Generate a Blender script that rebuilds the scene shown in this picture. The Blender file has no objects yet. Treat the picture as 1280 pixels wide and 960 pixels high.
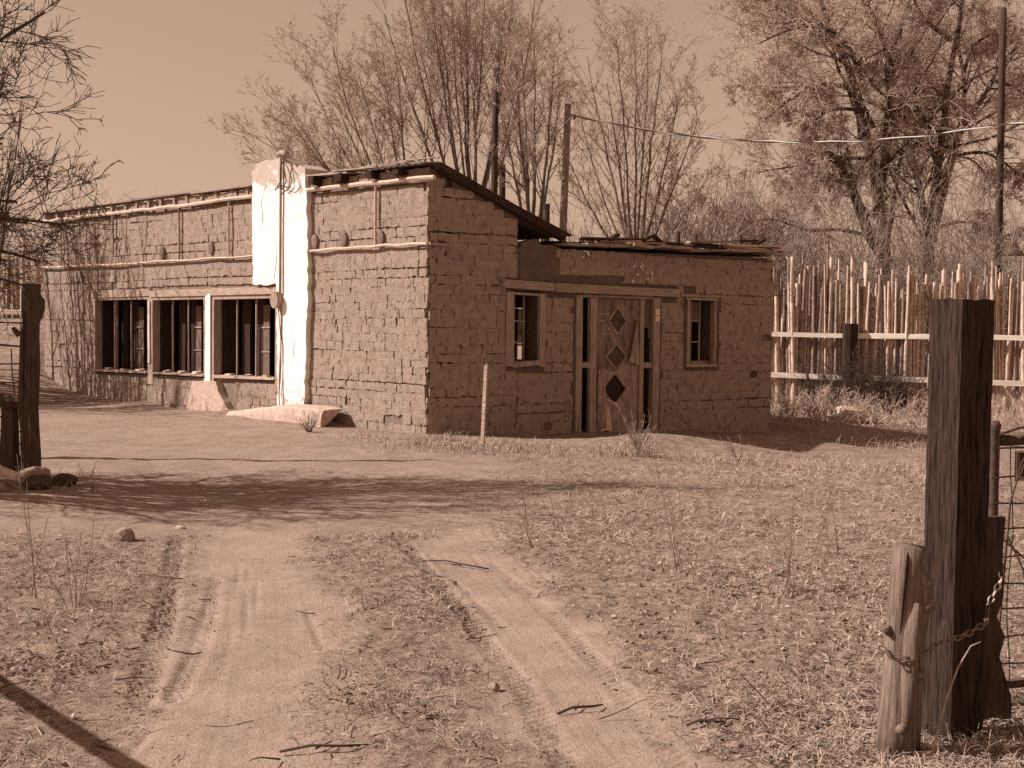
import bpy, bmesh, math, random
import numpy as np
from mathutils import Matrix, Vector
random.seed(7); rng = np.random.default_rng(11)
SC = bpy.context.scene; COL = SC.collection
R = math.radians
# ------------------------------------------------------------------ camera
F = 1663.0; CAMH = 1.4; PITCH = math.atan(58/F); ROLL = 0.0105
fwd = np.array([0, math.cos(PITCH), -math.sin(PITCH)])
_r0 = np.array([1.0, 0, 0]); _u0 = np.cross(_r0, fwd)
c_right = math.cos(ROLL)*_r0 + math.sin(ROLL)*_u0
c_up = -math.sin(ROLL)*_r0 + math.cos(ROLL)*_u0
cam = bpy.data.cameras.new('camera'); cam.lens = F/1280*36; cam.sensor_width = 36; cam.clip_end = 5000; cam.clip_start = 0.1
camo = bpy.data.objects.new('camera', cam); COL.objects.link(camo)
camo.matrix_world = Matrix(((c_right[0], c_up[0], -fwd[0], 0), (c_right[1], c_up[1], -fwd[1], 0), (c_right[2], c_up[2], -fwd[2], CAMH), (0, 0, 0, 1)))
SC.camera = camo
# ------------------------------------------------------------------ light
SUN_EL = R(38); SUN_DIR = np.array([-1.0, 0.0])     # towards the sun, on the ground
w = bpy.data.worlds.new('World'); SC.world = w; w.use_nodes = True
nt = w.node_tree; nt.nodes.clear()
sky = nt.nodes.new('ShaderNodeTexSky'); sky.sky_type = 'NISHITA'; sky.sun_disc = False
sky.sun_elevation = SUN_EL; sky.sun_rotation = math.atan2(SUN_DIR[0], SUN_DIR[1]); sky.dust_density = 1.0; sky.air_density = 1.0
bw = nt.nodes.new('ShaderNodeRGBToBW'); tint = nt.nodes.new('ShaderNodeMix'); tint.data_type = 'RGBA'; tint.blend_type = 'MULTIPLY'
tint.inputs['Factor'].default_value = 1.0; tint.inputs['B'].default_value = (1.32, 0.885, 0.63, 1)
bg = nt.nodes.new('ShaderNodeBackground'); bg.inputs['Strength'].default_value = 0.145
out = nt.nodes.new('ShaderNodeOutputWorld')
nt.links.new(sky.outputs[0], bw.inputs[0]); pw = nt.nodes.new('ShaderNodeMath'); pw.operation = 'POWER'; pw.inputs[1].default_value = 0.55
nt.links.new(bw.outputs[0], pw.inputs[0]); nt.links.new(pw.outputs[0], tint.inputs['A']); nt.links.new(tint.outputs['Result'], bg.inputs[0]); nt.links.new(bg.outputs[0], out.inputs[0])
sl = bpy.data.lights.new('sun', 'SUN'); sl.energy = 5.0; sl.angle = R(0.5); sl.color = (1.0, 0.93, 0.87)
so = bpy.data.objects.new('sun', sl); COL.objects.link(so)
sv = Vector((SUN_DIR[0]*math.cos(SUN_EL), SUN_DIR[1]*math.cos(SUN_EL), math.sin(SUN_EL)))
so.rotation_euler = sv.to_track_quat('Z', 'Y').to_euler(); so.location = (-30, 20, 30)
SC.view_settings.view_transform = 'Standard'; SC.view_settings.look = 'None'; SC.view_settings.exposure = 0.46; SC.view_settings.gamma = 1.0
SC.render.engine = 'CYCLES'; SC.cycles.max_bounces = 6; SC.cycles.transparent_max_bounces = 12; SC.cycles.use_denoising = False

# ------------------------------------------------------------------ helpers
def at(u, v, y):
    """the point seen at photo position (u, v), y metres ahead of the camera"""
    d = fwd + (u-640)/F*c_right - (v-480)/F*c_up
    return np.array([0, 0, CAMH]) + d*(y/d[1])

def new_mesh(name, V, faces):
    me = bpy.data.meshes.new(name)
    if isinstance(faces, np.ndarray):
        n, k = faces.shape
        me.vertices.add(len(V)); me.vertices.foreach_set('co', np.asarray(V, np.float32).ravel())
        me.loops.add(n*k); me.loops.foreach_set('vertex_index', faces.astype(np.int32).ravel())
        me.polygons.add(n); me.polygons.foreach_set('loop_start', np.arange(0, n*k, k, dtype=np.int32))
        me.update(calc_edges=True)
    else:
        me.from_pydata([tuple(map(float, p)) for p in V], [], faces); me.update()
    return me

ORIG = {}
def link(name, me, mat, parent=None, loc=(0, 0, 0), rot=None, scale=None):
    o = bpy.data.objects.new(name, me); COL.objects.link(o)
    if mat is not None and me is not None and not me.materials: me.materials.append(mat)
    o.location = loc
    if rot is not None: o.rotation_euler = rot
    if scale is not None: o.scale = scale
    if parent is not None: o.parent = parent
    ORIG[o.name] = np.array(loc, float) + (ORIG[parent.name] if parent is not None else 0)
    return o
def obj(name, V, faces, mat, parent=None, smooth=False, base=None):
    """one mesh object from world-space vertices; its origin is its parent's (or the given base)"""
    V = np.asarray(V, float)
    o0 = ORIG[parent.name] if parent is not None else (np.array(base, float) if base is not None else np.zeros(3))
    me = new_mesh(name, V-o0, faces)
    if smooth: me.polygons.foreach_set('use_smooth', np.ones(len(me.polygons), bool))
    return link(name, me, mat, parent, (0, 0, 0) if parent is not None else tuple(o0))
def empty(name, loc, label, cat, group=None):
    o = bpy.data.objects.new(name, None); COL.objects.link(o); o.location = tuple(map(float, loc)); o.empty_display_size = .2
    ORIG[o.name] = np.array(loc, float); tag(o, label, cat, group); return o
def tag(o, label=None, cat=None, group=None, kind=None):
    if label: o['label'] = label
    if cat: o['category'] = cat
    if group: o['group'] = group
    if kind: o['kind'] = kind
    return o

class MB:
    def __init__(s): s.V = []; s.Fc = []
    def add(s, V, Fc):
        n = len(s.V); s.V += [tuple(map(float, p)) for p in V]; s.Fc += [tuple(i+n for i in f) for f in Fc]; return s
    def box(s, c, ax, ay, az, j=0.0):
        """box centred at c with half-axis vectors; j jitters the corners"""
        c, ax, ay, az = [np.array(a, float) for a in (c, ax, ay, az)]
        V = [c+i*ax+k*ay+l*az+(rng.uniform(-j, j, 3) if j else 0) for l in (-1, 1) for k in (-1, 1) for i in (-1, 1)]
        Fc = [(0, 2, 3, 1), (4, 5, 7, 6), (0, 1, 5, 4), (2, 6, 7, 3), (0, 4, 6, 2), (1, 3, 7, 5)]
        if np.dot(np.cross(ax, ay), az) < 0: Fc = [f[::-1] for f in Fc]
        return s.add(V, Fc)
    def build(s, name, mat, parent=None, smooth=False, base=None): return obj(name, s.V, s.Fc, mat, parent, smooth, base)

def rough_tube(pts, rad, sides=8, rough=0.0, caps=True, squash=None, seed=None):
    """tube along pts; rough = relative radius noise per vertex"""
    pts = np.array(pts, float); K = len(pts); rad = np.broadcast_to(np.array(rad, float), (K,))
    T = np.gradient(pts, axis=0); T /= np.linalg.norm(T, axis=1)[:, None]+1e-9
    ref = np.array([0, 1.0, 0]) if abs(T[0][2]) > .7 else np.array([0, 0, 1.0])
    A = np.cross(T, ref); A /= np.linalg.norm(A, axis=1)[:, None]; B = np.cross(T, A)
    ang = np.arange(sides)/sides*2*math.pi
    g = rng if seed is None else np.random.default_rng(seed)
    prof = 1+rough*g.normal(0, 1, sides)
    V = []
    for k in range(K):
        rr = rad[k]*prof*(1+rough*.5*g.normal(0, 1, sides))
        for a, q in zip(ang, rr): V.append(pts[k]+A[k]*math.cos(a)*q+B[k]*math.sin(a)*q)
    Fc = [(k*sides+i, k*sides+(i+1) % sides, (k+1)*sides+(i+1) % sides, (k+1)*sides+i) for k in range(K-1) for i in range(sides)]
    Fc = [f[::-1] for f in Fc]
    if caps: Fc += [tuple(range(sides)), tuple(range((K-1)*sides, K*sides))[::-1]]
    return V, Fc

def tubes_np(P, Rr, sides=3):
    """P [N,K,3], Rr [N,K] -> vertices, quads for N tubes"""
    N, K, _ = P.shape
    T = np.empty_like(P); T[:, 1:-1] = P[:, 2:]-P[:, :-2]; T[:, 0] = P[:, 1]-P[:, 0]; T[:, -1] = P[:, -1]-P[:, -2]
    T /= np.linalg.norm(T, axis=2, keepdims=True)+1e-9
    ref = np.where(np.abs(T[..., 2:3]) > .8, np.array([1.0, 0, 0]), np.array([0, 0, 1.0]))
    A = np.cross(T, ref); A /= np.linalg.norm(A, axis=2, keepdims=True)+1e-9; B = np.cross(T, A)
    a = np.arange(sides)/sides*2*math.pi
    V = P[:, :, None]+Rr[:, :, None, None]*(A[:, :, None]*np.cos(a)[None, None, :, None]+B[:, :, None]*np.sin(a)[None, None, :, None])
    idx = np.arange(N*K*sides).reshape(N, K, sides)
    i0 = idx[:, :-1]; i1 = idx[:, 1:]
    Q = np.stack([i0, i1, np.roll(i1, -1, 2), np.roll(i0, -1, 2)], -1).reshape(-1, 4)
    return V.reshape(-1, 3), Q
def join_np(parts):
    V = []; Q = []; n = 0
    for v, q in parts:
        if len(v) == 0: continue
        V.append(v); Q.append(q+n); n += len(v)
    return np.concatenate(V), np.concatenate(Q)

def vnoise(x, y, scale, seed=0):
    """smooth 2-D value noise, about -1..1"""
    g = np.random.default_rng(1000+seed); L = g.uniform(-1, 1, (256, 256))
    x = np.asarray(x)*scale+37.3; y = np.asarray(y)*scale+11.7
    xi = np.floor(x).astype(int); yi = np.floor(y).astype(int); fx = x-xi; fy = y-yi
    fx = fx*fx*(3-2*fx); fy = fy*fy*(3-2*fy)
    a = L[xi % 256, yi % 256]; b = L[(xi+1) % 256, yi % 256]; c = L[xi % 256, (yi+1) % 256]; d = L[(xi+1) % 256, (yi+1) % 256]
    return (a*(1-fx)+b*fx)*(1-fy)+(c*(1-fx)+d*fx)*fy
def fbm(x, y, scale, seed=0, o=3): return sum(vnoise(x, y, scale*2**i, seed+i)*.5**i for i in range(o))
def sst(a, b, x):
    t = np.clip((np.asarray(x, float)-a)/(b-a), 0, 1); return t*t*(3-2*t)

# ------------------------------------------------------------------ materials
def sep(v, d=0.0):
    d += max(0, .22-v)*.9; return (v, v*(.745-d), v*(.61-d), 1)
def mat(name, v=.3, var=.25, scale=6.0, stretch=(1, 1, 1), bump=0.0, bscale=40.0, bdist=.01, rough=.95, neutral=False, contrast=(.3, .7), col2=None, dist=0.0, stain=None):
    m = bpy.data.materials.new(name); m.use_nodes = True; n = m.node_tree.nodes; l = m.node_tree.links
    b = n['Principled BSDF']; b.inputs['Roughness'].default_value = rough; b.inputs['Specular IOR Level'].default_value = .06
    geo = n.new('ShaderNodeNewGeometry'); mp = n.new('ShaderNodeMapping'); mp.inputs['Scale'].default_value = stretch
    l.new(geo.outputs['Position'], mp.inputs['Vector'])
    no = n.new('ShaderNodeTexNoise'); no.inputs['Scale'].default_value = scale; no.inputs['Detail'].default_value = 8; no.inputs['Roughness'].default_value = .65; no.inputs['Distortion'].default_value = dist
    l.new(mp.outputs[0], no.inputs['Vector'])
    cr = n.new('ShaderNodeValToRGB'); l.new(no.outputs['Fac'], cr.inputs[0])
    c = (lambda x: (min(x, 1), min(x, 1)*.95, min(x, 1)*.90, 1)) if neutral else sep
    cr.color_ramp.elements[0].position = contrast[0]; cr.color_ramp.elements[1].position = contrast[1]
    cr.color_ramp.elements[0].color = col2 if col2 else c(v*(1-var)); cr.color_ramp.elements[1].color = c(v*(1+var))
    l.new(cr.outputs[0], b.inputs['Base Color'])
    if bump:
        mp2 = n.new('ShaderNodeMapping'); mp2.inputs['Scale'].default_value = stretch; l.new(geo.outputs['Position'], mp2.inputs['Vector'])
        n2 = n.new('ShaderNodeTexNoise'); n2.inputs['Scale'].default_value = bscale; n2.inputs['Detail'].default_value = 6; n2.inputs['Roughness'].default_value = .7
        l.new(mp2.outputs[0], n2.inputs['Vector'])
        bp = n.new('ShaderNodeBump'); bp.inputs['Strength'].default_value = bump; bp.inputs['Distance'].default_value = bdist
        l.new(n2.outputs['Fac'], bp.inputs['Height']); l.new(bp.outputs[0], b.inputs['Normal'])
    return m
M = {}
def lumps(m, s, dist, strength, stretch=(1, 1, .5), lo=.36, hi=.62):
    n = m.node_tree.nodes; l = m.node_tree.links; b = n['Principled BSDF']; geo = n.new('ShaderNodeNewGeometry'); mp = n.new('ShaderNodeMapping'); mp.inputs['Scale'].default_value = stretch; l.new(geo.outputs['Position'], mp.inputs['Vector'])
    v = n.new('ShaderNodeTexNoise'); v.inputs['Scale'].default_value = s; v.inputs['Detail'].default_value = 4; v.inputs['Roughness'].default_value = .6; l.new(mp.outputs[0], v.inputs['Vector'])
    r = n.new('ShaderNodeValToRGB'); r.color_ramp.elements[0].position = lo; r.color_ramp.elements[1].position = hi; l.new(v.outputs['Fac'], r.inputs[0])
    bp = n.new('ShaderNodeBump'); bp.inputs['Strength'].default_value = strength; bp.inputs['Distance'].default_value = dist; l.new(r.outputs[0], bp.inputs['Height'])
    old = b.inputs['Normal'].links[0].from_node; l.new(bp.outputs[0], old.inputs['Normal']); return m
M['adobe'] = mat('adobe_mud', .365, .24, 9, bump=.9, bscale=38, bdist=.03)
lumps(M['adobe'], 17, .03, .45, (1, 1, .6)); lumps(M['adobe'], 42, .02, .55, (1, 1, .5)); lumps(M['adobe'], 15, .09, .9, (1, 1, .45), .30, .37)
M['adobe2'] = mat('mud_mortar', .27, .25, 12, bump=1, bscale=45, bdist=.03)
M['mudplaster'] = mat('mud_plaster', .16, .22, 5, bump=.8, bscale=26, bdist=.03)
M['interior'] = mat('sooty_mud', .20, .3, 5)
M['white'] = mat('whitewash', .86, .06, 5, bump=.4, bscale=30, bdist=.02, neutral=True)
M['concrete'] = mat('old_concrete', .5, .3, 12, bump=.5, bscale=50, bdist=.01)
M['lath'] = mat('bleached_lath', .62, .25, 4, (4, 4, 4), bump=.3, bscale=30)
M['board'] = mat('weathered_board', .36, .4, 3, (9, 9, 1.2), bump=.6, bscale=18, bdist=.01)
M['beam'] = mat('weathered_beam', .34, .35, 3, (1.5, 1.5, 10), bump=.6, bscale=14, bdist=.01)
M['wood_dark'] = mat('dark_wood', .05, .4, 4, (8, 8, 1), bump=.4, bscale=20)
M['dusty'] = mat('dusty_window_panel', .17, .3, 9)
M['beam_pale'] = mat('pale_cracked_beam', .44, .45, 4, (1.5, 1.5, 12), bump=.8, bscale=14, bdist=.012)
M['tin'] = mat('rusty_roof_metal', .12, .4, 3, (1, 1, 1), bump=.2, bscale=20, rough=.7)
M['stake'] = mat('peeled_stake', .56, .45, 7, (3, 3, 1), bump=.5, bscale=30, bdist=.01)
M['stake2'] = mat('barked_stake', .3, .5, 9, (3, 3, 1), bump=.7, bscale=30, bdist=.015)
M['rail'] = mat('whitewashed_rail', .85, .12, 5)
M['rail'].node_tree.nodes['Color Ramp'].color_ramp.elements[1].color = (.9, .80, .70, 1); M['rail'].node_tree.nodes['Color Ramp'].color_ramp.elements[0].color = (.75, .63, .53, 1)
M['bark'] = mat('tree_bark', .2, .4, 12, (1, 1, .3), bump=.8, bscale=20, bdist=.03)
M['thicket'] = mat('thicket_twig', .34, .35, 3)
M['bark_dark'] = mat('dark_limb_bark', .12, .4, 12, (1, 1, .3), bump=.8, bscale=20, bdist=.03)
M['twig'] = mat('grey_twig', .5, .4, 3)
M['twig_pale'] = mat('pale_twig', .52, .3, 3)
M['bud'] = mat('dry_bud', .50, .35, 8)
M['fruit_twig'] = mat('dark_fruitwood', .10, .4, 10, bump=.4, bscale=40)
M['pole'] = mat('utility_pole_wood', .075, .35, 5, (5, 5, .6), bump=.3)
M['pole_pale'] = mat('pale_pole_wood', .30, .3, 5, (5, 5, .6))
M['grass'] = mat('dry_grass', .40, .4, 25)
M['grass_dark'] = mat('matted_stems', .24, .4, 25)
M['leaf'] = mat('dead_leaf', .32, .6, 30)
M['stone'] = mat('field_stone', .30, .35, 14, bump=.6, bscale=50)
M['steel'] = mat('rusted_steel', .10, .4, 30, rough=.6)
M['chain'] = mat('chain_steel', .22, .35, 60, rough=.45); M['chain'].node_tree.nodes['Principled BSDF'].inputs['Metallic'].default_value = .5
M['cable_w'] = mat('white_insulation', .85, .05, 3, neutral=True)
M['cable_d'] = mat('dark_conductor', .12, .2, 3)
M['log'] = mat('weathered_log', .21, .6, 4, (14, 14, 1.3), bump=.8, bscale=9, bdist=.012)
M['post'] = mat('hewn_post', .10, .6, 4, (16, 16, 1.2), bump=.9, bscale=9, bdist=.012)
M['tie'] = mat('creosoted_tie', .05, .9, 6, (18, 18, 1.2), bump=.9, bscale=8, bdist=.01)
M['veneer'] = mat('peeling_veneer', .22, .5, 4, (3, 3, 1), bump=.3, bscale=20)
M['veneer_dark'] = mat('stained_veneer', .11, .4, 5)
M['veneer_pale'] = mat('bare_door_wood', .34, .55, 5, (4, 4, 1), bump=.4, bscale=20)
M['paper'] = mat('bleached_paper', .75, .1, 20)
M['sign'] = mat('dark_sign_paint', .07, .3, 20)
M['signline'] = mat('pale_sign_paint', .45, .2, 30)
def glassy(name, opaque, v):
    m = bpy.data.materials.new(name); m.use_nodes = True; n = m.node_tree.nodes; l = m.node_tree.links
    b = n['Principled BSDF']; b.inputs['Base Color'].default_value = sep(v); b.inputs['Roughness'].default_value = .35
    tr = n.new('ShaderNodeBsdfTransparent'); tr.inputs[0].default_value = (.9, .8, .72, 1); mx = n.new('ShaderNodeMixShader')
    geo = n.new('ShaderNodeNewGeometry'); no = n.new('ShaderNodeTexNoise'); no.inputs['Scale'].default_value = 6; no.inputs['Detail'].default_value = 5
    mr = n.new('ShaderNodeMapRange'); mr.inputs['From Min'].default_value = .3; mr.inputs['From Max'].default_value = .7; mr.inputs['To Min'].default_value = opaque-.15; mr.inputs['To Max'].default_value = opaque+.15
    l.new(geo.outputs['Position'], no.inputs['Vector']); l.new(no.outputs['Fac'], mr.inputs[0]); l.new(mr.outputs[0], mx.inputs[0])
    l.new(tr.outputs[0], mx.inputs[1]); l.new(b.outputs[0], mx.inputs[2]); l.new(mx.outputs[0], n['Material Output'].inputs[0])
    return m
M['dustglass'] = glassy('dusty_glass', .45, .25); M['dustglass2'] = glassy('grimy_glass', .72, .12)

# ------------------------------------------------------------------ terrain
CO = np.array([-1.2508, 19.5199, 0.0])                   # front corner of the adobe house
DL = np.array([-1, 1, 0])/math.sqrt(2); NL = np.array([-1, -1, 0])/math.sqrt(2)
TH = R(36); DR = np.array([math.cos(TH), math.sin(TH), 0]); NR = np.array([math.sin(TH), -math.cos(TH), 0])
def LWC(u, z, o=0.0): return CO+DL*u+NL*(o-.014)+np.array([0, 0, z])
def LW(u, z, o=0.0): return CO+DL*u+NL*o+np.array([0, 0, z])
def RW(v, z, o=0.0): return CO+DR*v+NR*o+np.array([0, 0, z])

def polydist(x, y, pl):
    """distance to a polyline and arc length at the closest point"""
    best = np.full(x.shape, 1e9); arc = np.zeros(x.shape); s0 = 0
    for (ax, ay), (bx, by) in zip(pl[:-1], pl[1:]):
        dx, dy = bx-ax, by-ay; L = math.hypot(dx, dy)
        t = np.clip(((x-ax)*dx+(y-ay)*dy)/L**2, 0, 1)
        d = np.hypot(x-ax-t*dx, y-ay-t*dy); m = d < best
        best = np.where(m, d, best); arc = np.where(m, s0+t*L, arc); s0 += L
    return best, arc
TREADS = [([(-2.31, 9.19), (-1.96, 7.66), (-1.72, 6.56), (-1.55, 5.74), (-1.40, 5.0)], .06, .05, .07),
          ([(-1.71, 7.67), (-1.49, 6.57), (-1.37, 5.75), (-1.3, 5.1)], .045, .028, .065),
          ([(-0.77, 9.22), (-0.34, 7.26), (-0.14, 6.28), (0.05, 5.4), (0.15, 4.64), (0.21, 4.2)], .055, .040, .07),
          ([(-0.14, 8.33), (0.1, 7.29), (0.25, 6.57), (0.42, 5.54), (0.51, 4.85), (.6, 4.2)], .05, .018, .07)]
LINES = [[(-1.68, 8.23), (-1.28, 6.06), (-1.13, 5.0), (-1.06, 4.0)], [(-1.58, 8.0), (-1.2, 6.0), (-1.04, 5.0), (-.98, 4.0)], [(-1.04, 6.79), (-0.7, 5.37), (-0.57, 4.81), (-0.44, 4.0)], [(-1.0, 6.6), (-0.65, 5.3), (-.5, 4.0)],
         [(-1.45, 7.6), (-1.2, 6.2), (-1.22, 5.2), (-1.3, 4.4)], [(-.6, 8.8), (-.2, 7.2), (.1, 5.9), (.4, 4.3)], [(-.25, 8.6), (.05, 7.1), (.3, 5.8), (.62, 4.2)], [(.0, 8.6), (.32, 7.0), (.62, 5.6), (.8, 4.4)], [(.06, 8.5), (.37, 7.0), (.67, 5.6), (.86, 4.4)], [(-2.05, 8.6), (-1.75, 7.0), (-1.45, 5.6)],
         [(-1.9, 8.6), (-1.6, 7.0), (-1.3, 5.0), (-1.25, 4.0)]]
def lanes(x, y):
    n = .12*vnoise(x, y, 1.1, 5)+.08*vnoise(x, y, 4, 6)+.04*vnoise(x, y, 11, 7)
    l = sst(.21, -.21, np.abs(x-(-.87-(y-4.3)*.19)+n)-(.42+.01*(y-4.3)))
    r = sst(.17, -.17, np.abs(x-(.42-(y-4.3)*.17)+n)-.27)
    f = sst(10.6, 9.4, y)
    return l*f, r*f
def yard(x, y):
    n = .5*vnoise(x, y, .6, 8)+.2*vnoise(x, y, 2.2, 9)
    return sst(9.0, 9.9, y+n*.6+.1*np.abs(x+1.2))*sst(.9, -.5, x+n+.02*(y-10))*sst(-9.5, -8.0, x+n)*np.where(x < -1.25, sst(.25, 1.3, -((x-CO[0])+(y-CO[1]))*.7071+n*.5), sst(17.6, 15.6, y+n+(x+1.2)*1.4))
def drive(x, y):
    l, r = lanes(x, y); return np.maximum(np.maximum(l, r), yard(x, y))
def gz(x, y):
    """ground height without the small relief"""
    x = np.asarray(x, float); y = np.asarray(y, float)
    z = -.042*np.clip(x+1, 0, 14)*sst(13, 18, y)*(1-.62*sst(24, 30, y))
    # apron of washed-down mud in front of the low wing
    vv = (x-CO[0])*DR[0]+(y-CO[1])*DR[1]; oo = (x-CO[0])*NR[0]+(y-CO[1])*NR[1]
    z = z+.13*np.exp(-((oo-2.1)/.75)**2)*sst(.9, 2.2, vv)*sst(6.9, 5.4, vv)*(1+.25*vnoise(x, y, 1.3, 31))
    uu = (x-CO[0])*DL[0]+(y-CO[1])*DL[1]; ol = (x-CO[0])*NL[0]+(y-CO[1])*NL[1]
    z = z+.11*np.exp(-(np.clip(ol, 0, 9)/.55)**2)*sst(1, 3, uu)*sst(14, 10, uu)*(1+.5*vnoise(x, y, 1.6, 32))
    z = z+.10*np.exp(-((x+4.4)/1.2)**2-((y-12.0)/1.1)**2)          # rubble heap under the gate post
    z = z+1.75*sst(24.5, 33, y)*sst(-8.6, -10.6, x)                  # bank behind the far end of the house
    z = z+.05*fbm(x, y, .35, 40, 2)*sst(9, 14, y)*(1-drive(x, y)*.6)
    l, r = lanes(x, y); z = z-.018*(l+r)
    return z
def small(x, y):
    """clods, ruts and tread marks"""
    dv = drive(x, y); far = sst(26, 12, y)
    z = (1-dv)*far*(.010*fbm(x, y, 6, 50, 3)+.012*np.clip(fbm(x, y, 15, 54, 2), .0, 1)+.004*vnoise(x, y, 38, 57))
    z = z+dv*far*(.004*fbm(x, y, 5, 60, 2)+.002*vnoise(x, y, 32, 63))+dv*sst(9.5, 12, y)*sst(40, 22, y)*(.012*fbm(x, y, 2.6, 64, 2)+.008*np.clip(fbm(x, y, 7, 66, 2), 0, 1))
    for pl, hw, dep, pit in TREADS:
        d, s = polydist(x, y, pl); mk = sst(hw, hw*.75, d)*(.55+.45*vnoise(x*0+s, y*0, 1.7, 70))
        z = z-dep*mk*(.0+1.0*(np.sin((s+1.2*x)/pit*2*math.pi) > .15))+.16*dep*np.exp(-((d-hw*1.35)/(hw*.3))**2)*(.5+.5*vnoise(x, y, 9, 71))
    for i, pl in enumerate(LINES):
        d, s = polydist(x, y, pl); z = z-.010*sst(.018, .006, d)*np.clip(.3+vnoise(s, s*0+i*3.1, 1.3, 80), 0, 1)
    return z
def gxy(x, y): return float(gz(np.array([x]), np.array([y]))[0]+small(np.array([x]), np.array([y]))[0])
def G(x, y): return np.array([x, y, gxy(x, y)])

def grade(a, b, d, lim, f, dmax=1e9):
    up = []; p = b; s = d
    while p < lim: s = min(s*f, dmax) if p < 16 else s*f; p += s; up.append(p)
    return up
xs = list(np.arange(-3.0, 1.7, .018)); xr = grade(0, xs[-1], .018, 2500, 1.045)
xl = [-q for q in grade(0, 3.0, .018, 2500, 1.04)][::-1]; xs = np.array(xl+xs+xr)
ys = list(np.arange(3.9, 9.5, .014)); ys = np.array([-60, -20, -6, -1, 2, 3, 3.5]+ys+grade(0, ys[-1], .0195, 2500, 1.02))
X, Y = np.meshgrid(xs, ys); Z = gz(X, Y)+small(X, Y)
nx, ny = len(xs), len(ys)
GV = np.stack([X, Y, Z], -1).reshape(-1, 3); gi = np.arange(nx*ny).reshape(ny, nx)
GQ = np.stack([gi[:-1, :-1], gi[:-1, 1:], gi[1:, 1:], gi[1:, :-1]], -1).reshape(-1, 4)
DV = drive(X, Y).reshape(-1); _l, _r = lanes(X, Y); LANE = np.maximum(_l, _r).reshape(-1); BARE = np.maximum(np.maximum(_l, _r), DV.reshape(X.shape)*(.50+.25*vnoise(X, Y, .9, 140)+.2*vnoise(X, Y, 3.1, 141))).reshape(-1)
GM = bpy.data.materials.new('bare_ground'); GM.use_nodes = True
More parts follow.
